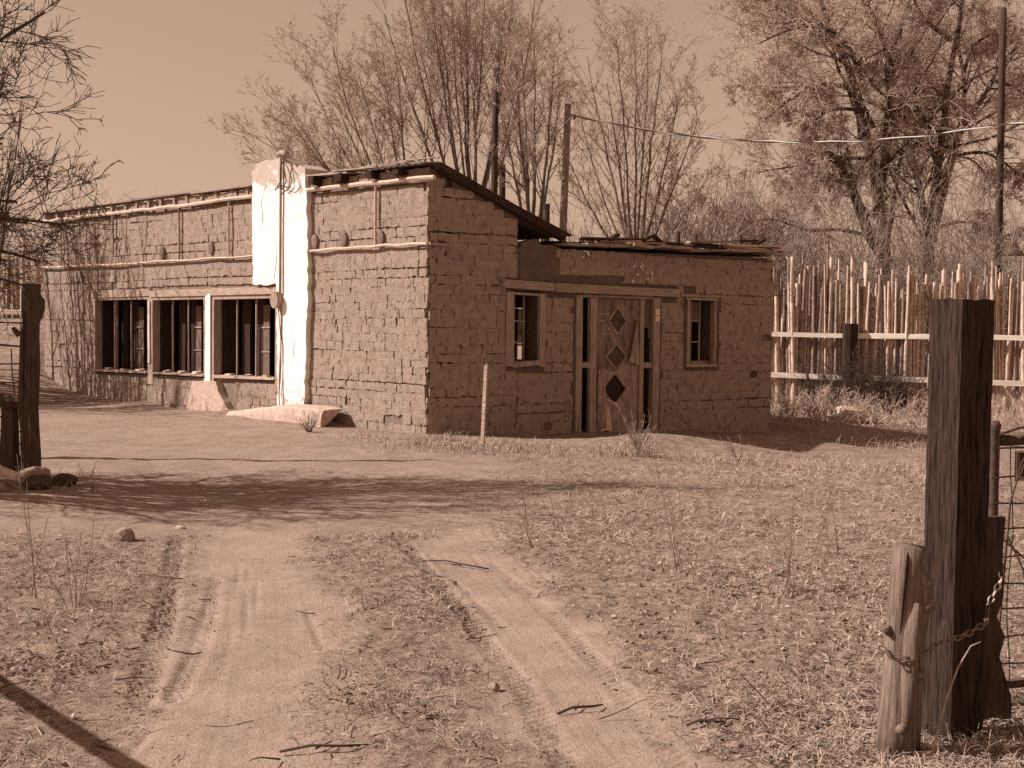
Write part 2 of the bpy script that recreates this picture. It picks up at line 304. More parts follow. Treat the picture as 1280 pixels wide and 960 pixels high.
def ground_mat(m):
    n = m.node_tree.nodes; l = m.node_tree.links; b = n['Principled BSDF']; b.inputs['Roughness'].default_value = 1; b.inputs['Specular IOR Level'].default_value = .1
    a = n.new('ShaderNodeAttribute'); a.attribute_name = 'bare'; geo = n.new('ShaderNodeNewGeometry')
    def noise(s, d=6):
        q = n.new('ShaderNodeTexNoise'); q.inputs['Scale'].default_value = s; q.inputs['Detail'].default_value = d; q.inputs['Roughness'].default_value = .7; l.new(geo.outputs['Position'], q.inputs['Vector']); return q
    def ramp(src, p0, c0, p1, c1):
        r = n.new('ShaderNodeValToRGB'); r.color_ramp.elements[0].position = p0; r.color_ramp.elements[0].color = c0; r.color_ramp.elements[1].position = p1; r.color_ramp.elements[1].color = c1; l.new(src, r.inputs[0]); return r
    sand = ramp(noise(2.2, 9).outputs['Fac'], .3, sep(.30), .7, sep(.435)); duff0 = ramp(noise(14, 8).outputs['Fac'], .30, sep(.18), .60, sep(.42)); pat = ramp(noise(2.6, 6).outputs['Fac'], .38, (.74, .72, .70, 1), .60, (1.08, 1.08, 1.08, 1)); duff = n.new('ShaderNodeMix'); duff.data_type = 'RGBA'; duff.blend_type = 'MULTIPLY'; duff.inputs['Factor'].default_value = 1; l.new(duff0.outputs[0], duff.inputs['A']); l.new(pat.outputs[0], duff.inputs['B'])
    mx = n.new('ShaderNodeMix'); mx.data_type = 'RGBA'; l.new(a.outputs['Fac'], mx.inputs['Factor']); l.new(duff.outputs['Result'], mx.inputs['A']); l.new(sand.outputs[0], mx.inputs['B'])
    sp = ramp(noise(130, 4).outputs['Fac'], .40, sep(.55), .52, (1, 1, 1, 1)); m2 = n.new('ShaderNodeMix'); m2.data_type = 'RGBA'; m2.blend_type = 'MULTIPLY'; m2.inputs['Factor'].default_value = .75
    l.new(mx.outputs['Result'], m2.inputs['A']); l.new(sp.outputs[0], m2.inputs['B']); l.new(m2.outputs['Result'], b.inputs['Base Color'])
    n1 = noise(70, 7); mr = n.new('ShaderNodeMapRange'); mr.inputs['To Min'].default_value = .9; mr.inputs['To Max'].default_value = .5; l.new(a.outputs['Fac'], mr.inputs[0])
    bp = n.new('ShaderNodeBump'); bp.inputs['Distance'].default_value = .02; l.new(mr.outputs[0], bp.inputs['Strength']); l.new(n1.outputs['Fac'], bp.inputs['Height']); l.new(bp.outputs[0], b.inputs['Normal'])
    sx = n.new('ShaderNodeSeparateXYZ'); l.new(geo.outputs['Position'], sx.inputs[0]); la = n.new('ShaderNodeAttribute'); la.attribute_name = 'lane'
    ma = n.new('ShaderNodeMath'); ma.operation = 'MULTIPLY_ADD'; ma.inputs[1].default_value = .18; l.new(sx.outputs['Y'], ma.inputs[0]); l.new(sx.outputs['X'], ma.inputs[2])
    mb = n.new('ShaderNodeMath'); mb.operation = 'MULTIPLY'; mb.inputs[1].default_value = 24; l.new(ma.outputs[0], mb.inputs[0]); my = n.new('ShaderNodeMath'); my.operation = 'MULTIPLY'; my.inputs[1].default_value = .5; l.new(sx.outputs['Y'], my.inputs[0])
    cv = n.new('ShaderNodeCombineXYZ'); l.new(mb.outputs[0], cv.inputs[0]); l.new(my.outputs[0], cv.inputs[1]); nn = n.new('ShaderNodeTexNoise'); nn.inputs['Scale'].default_value = 1; nn.inputs['Detail'].default_value = 5; nn.inputs['Roughness'].default_value = .6; l.new(cv.outputs[0], nn.inputs['Vector'])
    ml = n.new('ShaderNodeMath'); ml.operation = 'MULTIPLY'; ml.inputs[1].default_value = .2; l.new(la.outputs['Fac'], ml.inputs[0]); b3 = n.new('ShaderNodeBump'); b3.inputs['Distance'].default_value = .02; l.new(ml.outputs[0], b3.inputs['Strength']); l.new(nn.outputs['Fac'], b3.inputs['Height']); l.new(b3.outputs[0], bp.inputs['Normal'])
ground_mat(GM)
def sheet(name, keep):
    q = GQ[keep]; used, inv = np.unique(q, return_inverse=True); me = new_mesh(name, GV[used], inv.reshape(-1, 4))
    at_ = me.attributes.new('bare', 'FLOAT', 'POINT'); at_.data.foreach_set('value', BARE[used].astype(np.float32))
    al_ = me.attributes.new('lane', 'FLOAT', 'POINT'); al_.data.foreach_set('value', LANE[used].astype(np.float32))
    me.polygons.foreach_set('use_smooth', np.ones(len(me.polygons), bool))
    return tag(link(name, me, GM), kind='structure')
dq = DV[GQ].mean(1) > .5
sheet('ground', ~dq); sheet('dirt_driveway', dq)

# ------------------------------------------------------------------ the adobe house
house = empty('adobe_house', CO, 'low ruined adobe house with a white plastered chimney and a sagging roof', 'house')
def wall_panel(name, fn, us, zs, top, openings, th, mat_, parent, flip=False):
    us = sorted(set([round(float(a), 4) for a in us])); zs = sorted(set([round(float(a), 4) for a in zs])); nu, nz = len(us), len(zs)
    def zz(i, j): return top(us[i]) if j == nz-1 else min(zs[j], top(us[i])-.01*(nz-1-j))
    def hole(i, j):
        if i < 0 or j < 0 or i >= nu-1 or j >= nz-1: return True
        cu, cz = (us[i]+us[i+1])/2, (zs[j]+zs[j+1])/2
        return any(a < cu < b and c < cz < d for a, b, c, d in openings)
    V = []
    for o in (0.0, -th):
        for j in range(nz):
            for i in range(nu): V.append(fn(us[i], zz(i, j), o))
    def I(i, j, k): return k*nu*nz+j*nu+i
    Fc = []
    for i in range(nu-1):
        for j in range(nz-1):
            if hole(i, j): continue
            Fc.append((I(i, j, 0), I(i+1, j, 0), I(i+1, j+1, 0), I(i, j+1, 0))); Fc.append((I(i, j, 1), I(i, j+1, 1), I(i+1, j+1, 1), I(i+1, j, 1)))
            if hole(i-1, j): Fc.append((I(i, j, 0), I(i, j+1, 0), I(i, j+1, 1), I(i, j, 1)))
            if hole(i+1, j): Fc.append((I(i+1, j, 0), I(i+1, j, 1), I(i+1, j+1, 1), I(i+1, j+1, 0)))
            if hole(i, j-1): Fc.append((I(i, j, 0), I(i, j, 1), I(i+1, j, 1), I(i+1, j, 0)))
            if hole(i, j+1): Fc.append((I(i, j+1, 0), I(i+1, j+1, 0), I(i+1, j+1, 1), I(i, j+1, 1)))
    if flip: Fc = [f[::-1] for f in Fc]
    return obj(name, V, Fc, mat_, parent)
L_OPEN = [(3.68, 10.04, .62, 2.12)]
R_OPEN = [(1.5, 2.07, 1.0, 2.12), (2.84, 4.5, -.5, 2.1), (5.2, 5.86, .97, 2.1)]
ltop = lambda u: 3.86+.02*math.sin(u*1.7)
def rtop(v):
    if v < 1.62: return 3.83-.385*max(v-.12, 0)
    return 2.80+.012*(v-2.5) if v > 2.5 else 2.78
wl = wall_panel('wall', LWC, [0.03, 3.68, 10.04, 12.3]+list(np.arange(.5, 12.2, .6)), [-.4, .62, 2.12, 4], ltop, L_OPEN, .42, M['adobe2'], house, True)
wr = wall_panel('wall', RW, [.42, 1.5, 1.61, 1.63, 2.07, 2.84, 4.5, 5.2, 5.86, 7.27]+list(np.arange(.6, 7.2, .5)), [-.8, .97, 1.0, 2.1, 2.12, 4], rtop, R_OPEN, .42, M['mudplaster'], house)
# hidden walls that close the rooms: back wall with one opening, far end wall
BK = lambda u, z, o=0.0: CO+DL*u+DR*7.0+DR*o+np.array([0, 0, z])
wall_panel('wall', BK, [-.0, 5.35, 6.5, 12.3], [-.8, .95, 2.02, 2.8], lambda u: 2.78, [(5.35, 6.5, .95, 2.02)], .4, M['interior'], house)
FE = lambda v, z, o=0.0: CO+DL*(12.25+o)+DR*v+np.array([0, 0, z])
wall_panel('wall', FE, [.45, 2.4, 7.2], [-.4, 2.9], lambda v: 3.7-.385*v if v < 2.5 else 2.8, [], .4, M['mudplaster'], house)
MB().add([LW(0, -.12)+DR*.1, LW(12.2, -.12)+DR*.1, LW(12.2, -.12)+DR*7, LW(0, -.12)+DR*7], [(0, 1, 2, 3)]).build('floor', M['interior'], house)

# bricks: weathered lumps with their joints left open
def brick_mesh(i, rough):
    g = np.random.default_rng(300+i); nxk, nzk = 5, 3; V = []
    for j in range(nzk):
        for k in range(nxk):
            x = -.5+k/(nxk-1); z = -.5+j/(nzk-1); e = (abs(x) > .49)+(abs(z) > .49)
            V.append([x+(g.normal(0, .035) if e else g.normal(0, .03)), 1.0-.05*(e > 0)-.07*(e > 1)+g.normal(0, rough*.09), z+g.normal(0, .06)])
    ring = [0, 1, 2, 3, 4, 9, 14, 13, 12, 11, 10, 5]
    n0 = len(V)
    for r in ring: V.append(list(V[r]))
    for r in ring: V.append([V[r][0]*1.0, -.9, V[r][2]*1.0])
    Fc = [(j*nxk+k, j*nxk+k+1, (j+1)*nxk+k+1, (j+1)*nxk+k)[::-1] for j in range(nzk-1) for k in range(nxk-1)]
    for a in range(12):
        b = (a+1) % 12; Fc.append((n0+a, n0+12+a, n0+12+b, n0+b)[::-1])
    return np.array(V), Fc
BVAR = [brick_mesh(i, 1.0) for i in range(16)]
BM = [new_mesh('brick', v, f) for v, f in BVAR]
for me in BM: me.materials.append(M['adobe']); me.polygons.foreach_set('use_smooth', np.arange(len(me.polygons)) < 8)
def lay(u0, u1, z0, ztop, openings, depth, gap, pitch=.128):
    """rows of bricks in wall coordinates: (centre u, centre z, length, height, proud)"""
    res = []; z = z0; row = 0
    while z < 4.0:
        h = pitch-gap*.12+random.uniform(-.004, .006); u = u0-random.uniform(0, .3)
        zoff = .012*math.sin(row*1.3)
        while u < u1:
            Lb = (random.uniform(.24, .38) if z > 2.3 else random.uniform(.17, .30)) if random.random() > .15 else random.uniform(.13, .2)
            a, b = max(u, u0+random.uniform(-.015, .04)), min(u+Lb-(gap*random.uniform(.5, 2.1) if random.random() < .45 else 0), u1); cz = z+h/2+zoff+.012*math.sin(u*1.1+row)
            segs = [(a, b)]
            for p, q, c, d in openings:
                if cz+h*.35 > c and cz-h*.35 < d:
                    segs = [s for x, y in segs for s in ((x, min(y, p)), (max(x, q), y)) if s[1]-s[0] > .05]
            for x, y in segs:
                if y-x > .06 and cz+h*.5 < ztop((x+y)/2) and random.random() > .006:
                    dd = depth*(.85+.75*float(fbm(np.array([(x+y)/2]), np.array([cz]), 1.9, 130, 2)[0])+.55*random.random())
                    res.append(((x+y)/2, cz, y-x, h*random.uniform(.9, 1.04), dd))
            u += Lb
        z += pitch*(1+random.uniform(-.06, .06)); row += 1
    return res
PIL = [(2.88, 3.62, -1, 5), (2.84, 4.33, 2.22, 5)]
left_bricks = [('L',)+b for b in lay(-.02, 12.2, -.05, lambda u: 3.69, [(3.62, 10.1, .60, 2.24), (4.98, 6.36, -1, .57)]+PIL, .011, .016, .122)]
left_bricks += [('L',)+b for b in lay(0.0, 12.2, 3.745, lambda u: 3.90, PIL, .03, .03)]
right_bricks = [('R',)+b for b in lay(.0, 1.61, -.25, lambda v: 3.79-.385*max(v-.12, 0), [(1.40, 2.16, .95, 2.3)], .014, .012)]
right_bricks += [('R',)+b for b in lay(1.60, 7.25, -.42, lambda v: 2.3 if v < 2.4 else 2.80, [(1.40, 2.16, .95, 2.3), (2.72, 4.60, -1, 2.3), (1.3, 4.95, 2.10, 2.32), (5.1, 5.95, .92, 2.2)], .013, .010)]
allb = left_bricks+right_bricks
def bworld(b): return LW(b[1], b[2], -.007) if b[0] == 'L' else RW(b[1], b[2], -.008)
def bkey(b):
    p = bworld(b); d2 = p[0]**2+p[1]**2; n = NL if b[0] == 'L' else NR
    return -(b[3]*b[4]*abs(np.dot(p-np.array([0, 0, CAMH]), n))/d2**1.5)
allb.sort(key=bkey)
ANG = {'L': R(135), 'R': TH+math.pi}
for i, b in enumerate(allb[:300]):
    par = wl if b[0] == 'L' else wr
    link('brick', BM[i % 16], None, par, bworld(b)-CO, (0, 0, ANG[b[0]]), (b[3]*1.02, b[5]+.009, b[4]*1.09))
for side, par, mt in (('L', wl, 'adobe'), ('R', wr, 'mudplaster')):
    V = []; Q = []; n = 0
    for i, b in enumerate(allb[300:]):
        if b[0] != side: continue
        v, f = BVAR[(i*7) % 16]; a = ANG[side]; loc = v*np.array([b[3]*1.02, b[5]+.009, b[4]*1.09]); ca, sa = math.cos(a), math.sin(a)
        V.append(np.stack([loc[:, 0]*ca-loc[:, 1]*sa, loc[:, 0]*sa+loc[:, 1]*ca, loc[:, 2]], 1)+bworld(b)); Q.append(np.array(f)+n); n += len(v)
    bo = tag(obj('brick_courses', np.concatenate(V), np.concatenate(Q), M['adobe'], par), kind='stuff'); bo.data.polygons.foreach_set('use_smooth', np.arange(len(bo.data.polygons)) % 20 < 8)

def slab_poly(name, pts, fn, o0, o1, mat_, parent, jit=.02, step=.12, face=.0):
    """an irregular upright slab: outline in wall coordinates, subdivided and roughened"""
    out_ = []
    for (a, b), (c, d) in zip(pts, pts[1:]+pts[:1]):
        n = max(1, int(math.hypot(c-a, d-b)/step))
        for k in range(n):
            t = k/n; out_.append((a+(c-a)*t+random.uniform(-jit, jit), b+(d-b)*t+random.uniform(-jit, jit)))
    bm = bmesh.new(); vs = [bm.verts.new(fn(a, b, o0)) for a, b in out_]
    f = bm.faces.new(vs); bm.normal_update()
    ext = bmesh.ops.extrude_face_region(bm, geom=[f]); nv = [e for e in ext['geom'] if isinstance(e, bmesh.types.BMVert)]
    off = fn(0, 0, o1)-fn(0, 0, o0)
    for v in nv: v.co += Vector(off)
    if face:
        bmesh.ops.triangulate(bm, faces=bm.faces)
        for v in nv: v.co += Vector((fn(0, 0, 1)-fn(0, 0, 0))*random.uniform(-face, face))
    bmesh.ops.recalc_face_normals(bm, faces=bm.faces)
    V = [np.array(v.co) for v in bm.verts]; bm.verts.index_update(); Fc = [tuple(v.index for v in f.verts) for f in bm.faces]; bm.free()
    return obj(name, V, Fc, mat_, parent)
# white chimney
def chimney_mat():
    m = mat('flaking_whitewash', .86, .1, 7, bump=.5, bscale=14, bdist=.03, neutral=True)
    n = m.node_tree.nodes; l = m.node_tree.links; b = n['Principled BSDF']; old = b.inputs['Base Color'].links[0].from_socket
    geo = n.new('ShaderNodeNewGeometry'); sx = n.new('ShaderNodeSeparateXYZ'); l.new(geo.outputs['Position'], sx.inputs[0])
    mr = n.new('ShaderNodeMapRange'); mr.inputs['From Min'].default_value = 3.3; mr.inputs['From Max'].default_value = 4.2; l.new(sx.outputs['Z'], mr.inputs[0])
    no = n.new('ShaderNodeTexNoise'); no.inputs['Scale'].default_value = 4.5; no.inputs['Detail'].default_value = 9; no.inputs['Roughness'].default_value = .7; l.new(geo.outputs['Position'], no.inputs['Vector'])
    ad = n.new('ShaderNodeMath'); ad.operation = 'MULTIPLY_ADD'; ad.inputs[1].default_value = .34; l.new(mr.outputs[0], ad.inputs[0]); l.new(no.outputs['Fac'], ad.inputs[2])
    st = n.new('ShaderNodeMapRange'); st.inputs['From Min'].default_value = .70; st.inputs['From Max'].default_value = .735; l.new(ad.outputs[0], st.inputs[0])
    mx = n.new('ShaderNodeMix'); mx.data_type = 'RGBA'; mx.inputs['B'].default_value = (.52, .42, .36, 1); l.new(st.outputs[0], mx.inputs['Factor']); l.new(old, mx.inputs['A']); l.new(mx.outputs['Result'], b.inputs['Base Color'])
    n3 = n.new('ShaderNodeTexNoise'); n3.inputs['Scale'].default_value = 11; n3.inputs['Detail'].default_value = 8; n3.inputs['Roughness'].default_value = .75; l.new(geo.outputs['Position'], n3.inputs['Vector'])
    mz = n.new('ShaderNodeMapRange'); mz.inputs['From Min'].default_value = .15; mz.inputs['From Max'].default_value = .9; mz.inputs['To Min'].default_value = .17; mz.inputs['To Max'].default_value = 0; l.new(sx.outputs['Z'], mz.inputs[0])
    a3 = n.new('ShaderNodeMath'); a3.operation = 'ADD'; l.new(n3.outputs['Fac'], a3.inputs[0]); l.new(mz.outputs[0], a3.inputs[1]); s3 = n.new('ShaderNodeMapRange'); s3.inputs['From Min'].default_value = .63; s3.inputs['From Max'].default_value = .70; l.new(a3.outputs[0], s3.inputs[0])
    m3 = n.new('ShaderNodeMix'); m3.data_type = 'RGBA'; m3.inputs['B'].default_value = (.45, .35, .29, 1); l.new(s3.outputs[0], m3.inputs['Factor']); l.new(mx.outputs['Result'], m3.inputs['A']); l.new(m3.outputs['Result'], b.inputs['Base Color'])
    return m
M['chimney'] = chimney_mat()
slab_poly('chimney', [(2.80, 1.9), (2.84, 1.0), (2.9, .1), (3.60, .1), (3.63, 1.2), (3.66, 2.245), (4.34, 2.245), (4.36, 3.2), (4.38, 4.13), (4.26, 4.27), (3.95, 4.30), (3.5, 4.31), (3.42, 4.22), (3.1, 4.15), (2.88, 4.08), (2.80, 3.0)], LW, -.36, .105, M['chimney'], house, .02, .09, .003)
for pts_ in ([(3.74, 2.27), (3.70, 2.42), (3.66, 2.6), (3.64, 2.85), (3.60, 3.1)], [(4.12, 3.1), (4.05, 3.35), (4.1, 3.6), (3.98, 3.9)], [(3.2, .9), (3.15, 1.3), (3.22, 1.7)]):
    MB().add(*rough_tube([LW(u, z, .104) for u, z in pts_], [.003]+[.0055]*(len(pts_)-2)+[.002], 5, .2)).build('crack', M['wood_dark'], house)
# conduit with weather head, meter, drop wire
cond = MB(); cond.add(*rough_tube([LW(3.50, z, .14) for z in (2.1, 2.9, 3.6, 4.2, 4.36)], .022, 6)); cond.build('conduit', M['board'], house, True)
hd = MB(); hd.add(*rough_tube([LW(3.62, 4.36, .13), LW(3.45, 4.38, .16), LW(3.28, 4.35, .22), LW(3.22, 4.30, .24)], [.03, .05, .045, .035], 7)); hd.build('weather_head', M['board'], house, True)
for k in range(3):
    p = [LW(3.40-.05*k, 4.30, .2), LW(3.2+.1*k, 4.12, .22), LW(3.1+.16*k, 3.9, .2), LW(3.2+.2*k, 3.78, .17), LW(3.45, 3.85, .17)]
    MB().add(*rough_tube(p, .010, 4)).build('loose_wire', M['steel'], house)
mt = MB(); a = np.arange(14)/14*2*math.pi
V = [LW(3.57+.105*math.cos(t), 1.98+.14*math.sin(t), o) for o in (.10, .22) for t in a]
mt.add(V, [tuple(range(14)), tuple(range(14, 28))[::-1]]+[(i, i+14, (i+1) % 14+14, (i+1) % 14) for i in range(14)]); mt.build('meter_socket', M['board'], house)
MB().add(*rough_tube([LW(3.50, z, .135+.02*math.sin(z*3)) for z in (1.86, 1.5, 1.2, .9, .5, .22)], .012, 4)).build('drop_wire', M['board'], house)
MB().add(*rough_tube([LW(3.57-.09*math.sin((1.86-z)*1.9), z, .13) for z in (1.86, 1.6, 1.3, 1.0, .7, .4)], .010, 4)).build('drop_wire', M['board'], house)
# laths and the long poles nailed over the bricks
def lath(name, a, b, r, fn, o, m, wob=.012, n=10, sides=6):
    pts = [fn(a[0]+(b[0]-a[0])*t, a[1]+(b[1]-a[1])*t+random.uniform(-wob, wob), o+random.uniform(-.004, .006)) for t in np.linspace(0, 1, n)]
    MB().add(*rough_tube(pts, r, sides, .08)).build(name, m, house)
lath('edge_pole', (-.22, 3.715), (2.85, 3.735), .034, LW, .075, M['lath']); lath('edge_pole', (4.40, 3.735), (12.1, 3.73), .034, LW, .075, M['lath'], .015, 24)
lath('edge_pole', (-.15, 3.68), (1.6, 3.70), .026, LW, .06, M['beam'])
lath('lath_strip', (-.05, 2.76), (2.82, 2.765), .022, LW, .065, M['lath']); lath('lath_strip', (4.40, 2.73), (8.2, 2.74), .022, LW, .065, M['lath'], .012, 14); lath('lath_strip', (8.25, 2.72), (12.25, 2.77), .022, LW, .065, M['lath'], .012, 12)
lath('lath_strip', (.0, 2.76), (.34, 2.74), .022, RW, .05, M['board'], .004, 4)
for u, zt, m in ((1.13, 3.70, 'lath'), (5.14, 3.70, 'lath'), (6.76, 3.70, 'board'), (9.19, 3.70, 'board'), (11.35, 3.7, 'lath')): lath('lath_strip', (u, 2.77 if u != 9.19 else 2.95), (u+.01, zt), .020, LW, .06, M[m], .004, 5)
for u, z in ((2.70, 2.90), (1.95, 2.91), (1.05, 2.89), (5.75, 2.93), (7.4, 2.9)):
    V = [LW(u+.085*math.cos(t)*s, z+.125*math.sin(t)*s, o) for s, o in ((1, .02), (.95, .055), (.5, .068)) for t in a]
    MB().add(V, [(i+k*14, (i+1) % 14+k*14, (i+1) % 14+14+k*14, i+14+k*14)[::-1] for k in range(2) for i in range(14)]+[tuple(range(28, 42))[::-1]]).build('mud_plug', M['adobe2'], house)
# parapet: stub posts, thin roof board
for i, u in enumerate(np.arange(4.62, 11.9, .46)):
    MB().box(LW(u+random.uniform(-.05, .05), 3.83, .035), DL*.035, NL*.04, (random.uniform(-.01, .01), 0, .085), .006).build('stub_post', M['beam'], house)
for u0, u1, z in ((4.40, 6.3, 3.925), (6.32, 8.35, 3.93), (8.37, 10.2, 3.935), (10.22, 12.25, 3.92)):
    MB().box(LW((u0+u1)/2, z+random.uniform(-.01, .01), .0), DL*(u1-u0)/2, NL*.13, (0, 0, .014), .006).build('roof_board', M['beam'], house)
for u in (2.62, 1.92, 1.18, .55):
    MB().box(LW(u, 3.86, .02), DL*.075+np.array([0, 0, random.uniform(-.015, .015)]), NL*.17, (0, 0, .065), .015).build('rafter_end', M['wood_dark'], house)
for u0, u1, z in ((2.78, 1.75, 3.945), (2.1, .9, 3.965), (1.3, .35, 3.95)):
    MB().box(LW((u0+u1)/2, z, .0), DL*(u0-u1)/2+np.array([0, 0, .012]), NL*.16, (0, 0, .013), .012).build('roof_board', M['beam'], house)
for k in range(9):
    u = random.uniform(.3, 2.75); p0 = LW(u, 3.97+random.uniform(0, .02), random.uniform(-.1, .15)); p1 = LW(u-random.uniform(.3, .8), 3.98+random.uniform(-.03, .04), random.uniform(-.1, .2))
    MB().add(*rough_tube([p0, (p0+p1)/2+np.array([0, 0, random.uniform(-.01, .02)]), p1], random.uniform(.008, .016), 5)).build('roof_stick', M['board'], house)
# shed roof of the tall part: sagging sheets of corrugated metal over a plank edge
def roof_sheet(u0, u1, dz, over, m=M['tin'], v0=-.22, v1=2.56, thin=.012):
    nu_, nv_ = max(8, int((u1-u0)/.035)), 9; V = []
    for k in (0, 1):
        for j in range(nv_+1):
            v = v0+(v1-v0)*j/nv_
            for i in range(nu_+1):
                u = u0+(u1-u0)*i/nu_; zc = 3.93-.385*max(v-.12, 0)-(.04 if v < -.1 else 0)+dz+.012*math.sin(i*1.6)-.03*math.sin(math.pi*j/nv_)
                V.append(CO+DL*u+DR*v+np.array([0, 0, zc-k*thin]))
    w_ = nu_+1; n1 = (nv_+1)*w_; Fc = []
    for j in range(nv_):
        for i in range(nu_):
            q = (j*w_+i, j*w_+i+1, (j+1)*w_+i+1, (j+1)*w_+i); Fc.append(q); Fc.append(tuple(x+n1 for x in q[::-1]))
    bd = [(j*w_, (j+1)*w_) for j in range(nv_)]+[((j+1)*w_+nu_, j*w_+nu_) for j in range(nv_)]+[(i+1, i) for i in range(nu_)]+[(nv_*w_+i, nv_*w_+i+1) for i in range(nu_)]
    Fc += [(p, q, q+n1, p+n1) for p, q in bd]
    return obj('roof_sheet', V, Fc, m, house)
roof_sheet(-.17, 1.1, .02, 0); roof_sheet(-.15, 1.0, -.012, 0, v0=.05, v1=2.50); roof_sheet(-.12, .9, -.042, 0, v0=.1, v1=2.45); roof_sheet(1.05, 4.0, -.02, 0, v0=.35); roof_sheet(3.95, 12.3, -.03, 0, v0=.35)
def plank_r(v0, z0, v1, z1, o, hw, th, m, name='roof_plank', j=.01):
    p, q = RW(v0, z0, o), RW(v1, z1, o); ax = (q-p)/2; n = np.cross(ax, NR); n /= np.linalg.norm(n)
    return MB().box((p+q)/2, ax, NR*hw, n*th, j).build(name, m, house)
plank_r(.15, 3.845, 2.46, 2.955, .06, .05, .03, M['wood_dark'], 'roof_rafter')
# flat roof of the low wing
for k in range(11):
    v0 = 2.45+k*.44; MB().box(RW(v0+.22, 2.885+.012*(v0-2.4)+random.uniform(-.012, .012), -2.1), DR*.215+np.array([0, 0, random.uniform(-.012, .012)]), NR*(2.3+random.uniform(-.05, .07)), (0, 0, .022), .012).build('roof_plank', M['beam'], house)
MB().add([RW(2.4, 2.93, -.1), RW(7.25, 2.97, -.1), RW(7.25, 2.97, -4.5)+DL*8, RW(2.4, 2.93, -.1)+DL*12.3], [(0, 1, 2, 3)]).build('roof', M['mudplaster'], house)
for k in range(46):
    v = random.uniform(2.5, 6.7); L_ = random.uniform(.25, min(1.2, 7.2-v+.1)); th_ = random.uniform(-.35, .35); zz_ = 2.93+.012*(v-2.4)+random.uniform(0, .05)
    p0 = RW(v, zz_, random.uniform(-.2, .16)); p1 = p0+DR*L_*math.cos(th_)+NR*L_*math.sin(th_)+np.array([0, 0, random.uniform(-.03, .05)])
    if k % 3: MB().add(*rough_tube([p0, (p0+p1)/2+np.array([0, 0, random.uniform(-.01, .02)]), p1], random.uniform(.010, .026), 5, .15)).build('roof_stick', M['beam'] if k % 2 else M['wood_dark'], house)
    else:
        ax = (p1-p0)/2; s = np.cross([0, 0, 1], ax); s /= np.linalg.norm(s); MB().box((p0+p1)/2, ax, s*random.uniform(.03, .07), np.array([0, 0, random.uniform(.008, .016)]), .008).build('roof_board', M['beam'] if k % 2 else M['wood_dark'], house)
for (v0, z0, v1, z1, o, hw, m) in ((6.0, 3.03, 7.28, 3.06, .12, .07, 'lath'), (5.6, 3.06, 6.9, 3.16, .05, .03, 'wood_dark'), (5.1, 3.04, 6.3, 3.09, .1, .05, 'beam'), (6.6, 3.0, 7.45, 2.995, .16, .05, 'lath'), (6.2, 2.94, 7.28, 2.95, .17, .05, 'wood_dark')): plank_r(v0, z0, v1, z1, o, hw, .018, M[m], 'roof_board')
for v, dv, z in ((4.0, .34, 3.0), (4.5, -.2, 3.0), (6.65, .28, 3.06), (3.35, .2, 2.97)): plank_r(v, z, v+dv, z+.11, .1, .05, .022, M['wood_dark'], 'roof_board')
MB().box(RW(7.12, 2.86, .10), DR*.05, NR*.05, (0, 0, .035), .015).build('plaster_scrap', M['white'], house)
# mud plaster band under the eaves of the wing, and the broken infill beside it
slab_poly('plaster_patch', [(1.66, 2.28), (2.40, 2.28), (2.46, 2.6), (2.43, 2.80), (2.1, 2.86), (1.95, 2.93), (1.8, 2.90), (1.68, 2.85)], RW, -.2, .012, M['mudplaster'], house, .02, .12, .01)
V = []; Fc = []
for k in range(34):
    s = random.choice([(2.95, 2.72), (4.1, 2.62), (4.25, 2.5), (3.95, 2.45), (4.3, 2.4)]); v, z = s[0]+random.gauss(0, .06), s[1]+random.gauss(0, .07); r_ = random.uniform(.006, .022); n = len(V)
    V += [RW(v+r_*math.cos(t)*random.uniform(.6, 1.2), z+r_*math.sin(t)*random.uniform(.6, 1.3), .05) for t in np.arange(5)/5*6.28]; Fc.append(tuple(range(n, n+5)))
tag(obj('sun_flecks', V, Fc, M['white'], house), kind='stuff')  # white flecks paint in sun spots falling through roof gaps

# ---- the long window on the sunlit wall
def bx(name, fn, u0, u1, z0, z1, o0, o1, m, parent, j=.006):
    c = fn((u0+u1)/2, (z0+z1)/2, (o0+o1)/2); du = (fn(1, 0, 0)-fn(0, 0, 0))*(u1-u0)/2; dn = (fn(0, 0, 1)-fn(0, 0, 0))*(o1-o0)/2
    return MB().box(c, du, dn, (0, 0, (z1-z0)/2), j).build(name, m, parent)
win = link('window', None, None, house)
bx('lintel', LW, 7.84, 10.10, 2.105, 2.245, -.2, .055, M['beam_pale'], win, .012); bx('lintel', LW, 3.66, 7.83, 2.09, 2.215, -.2, .06, M['beam_pale'], win, .012)
bx('head_rail', LW, 7.95, 10.0, 2.055, 2.10, -.12, .03, M['board'], win); bx('head_rail', LW, 5.99, 7.76, 2.03, 2.085, -.12, .03, M['board'], win); bx('head_rail', LW, 3.78, 5.66, 2.02, 2.085, -.12, .03, M['board'], win)
bx('jamb', LW, 9.99, 10.06, .6, 2.10, -.3, .03, M['board'], win); bx('jamb', LW, 3.66, 3.78, .55, 2.085, -.3, .045, M['board'], win)
bx('post', LW, 7.76, 7.95, .45, 2.10, -.14, .03, M['board'], win); bx('post', LW, 5.66, 5.99, .52, 2.085, -.14, .03, M['board'], win)
bx('white_board', LW, 5.74, 5.90, .55, 2.12, .032, .055, M['white'], win); bx('white_board', LW, 7.83, 7.90, .85, 2.02, .032, .05, M['lath'], win)
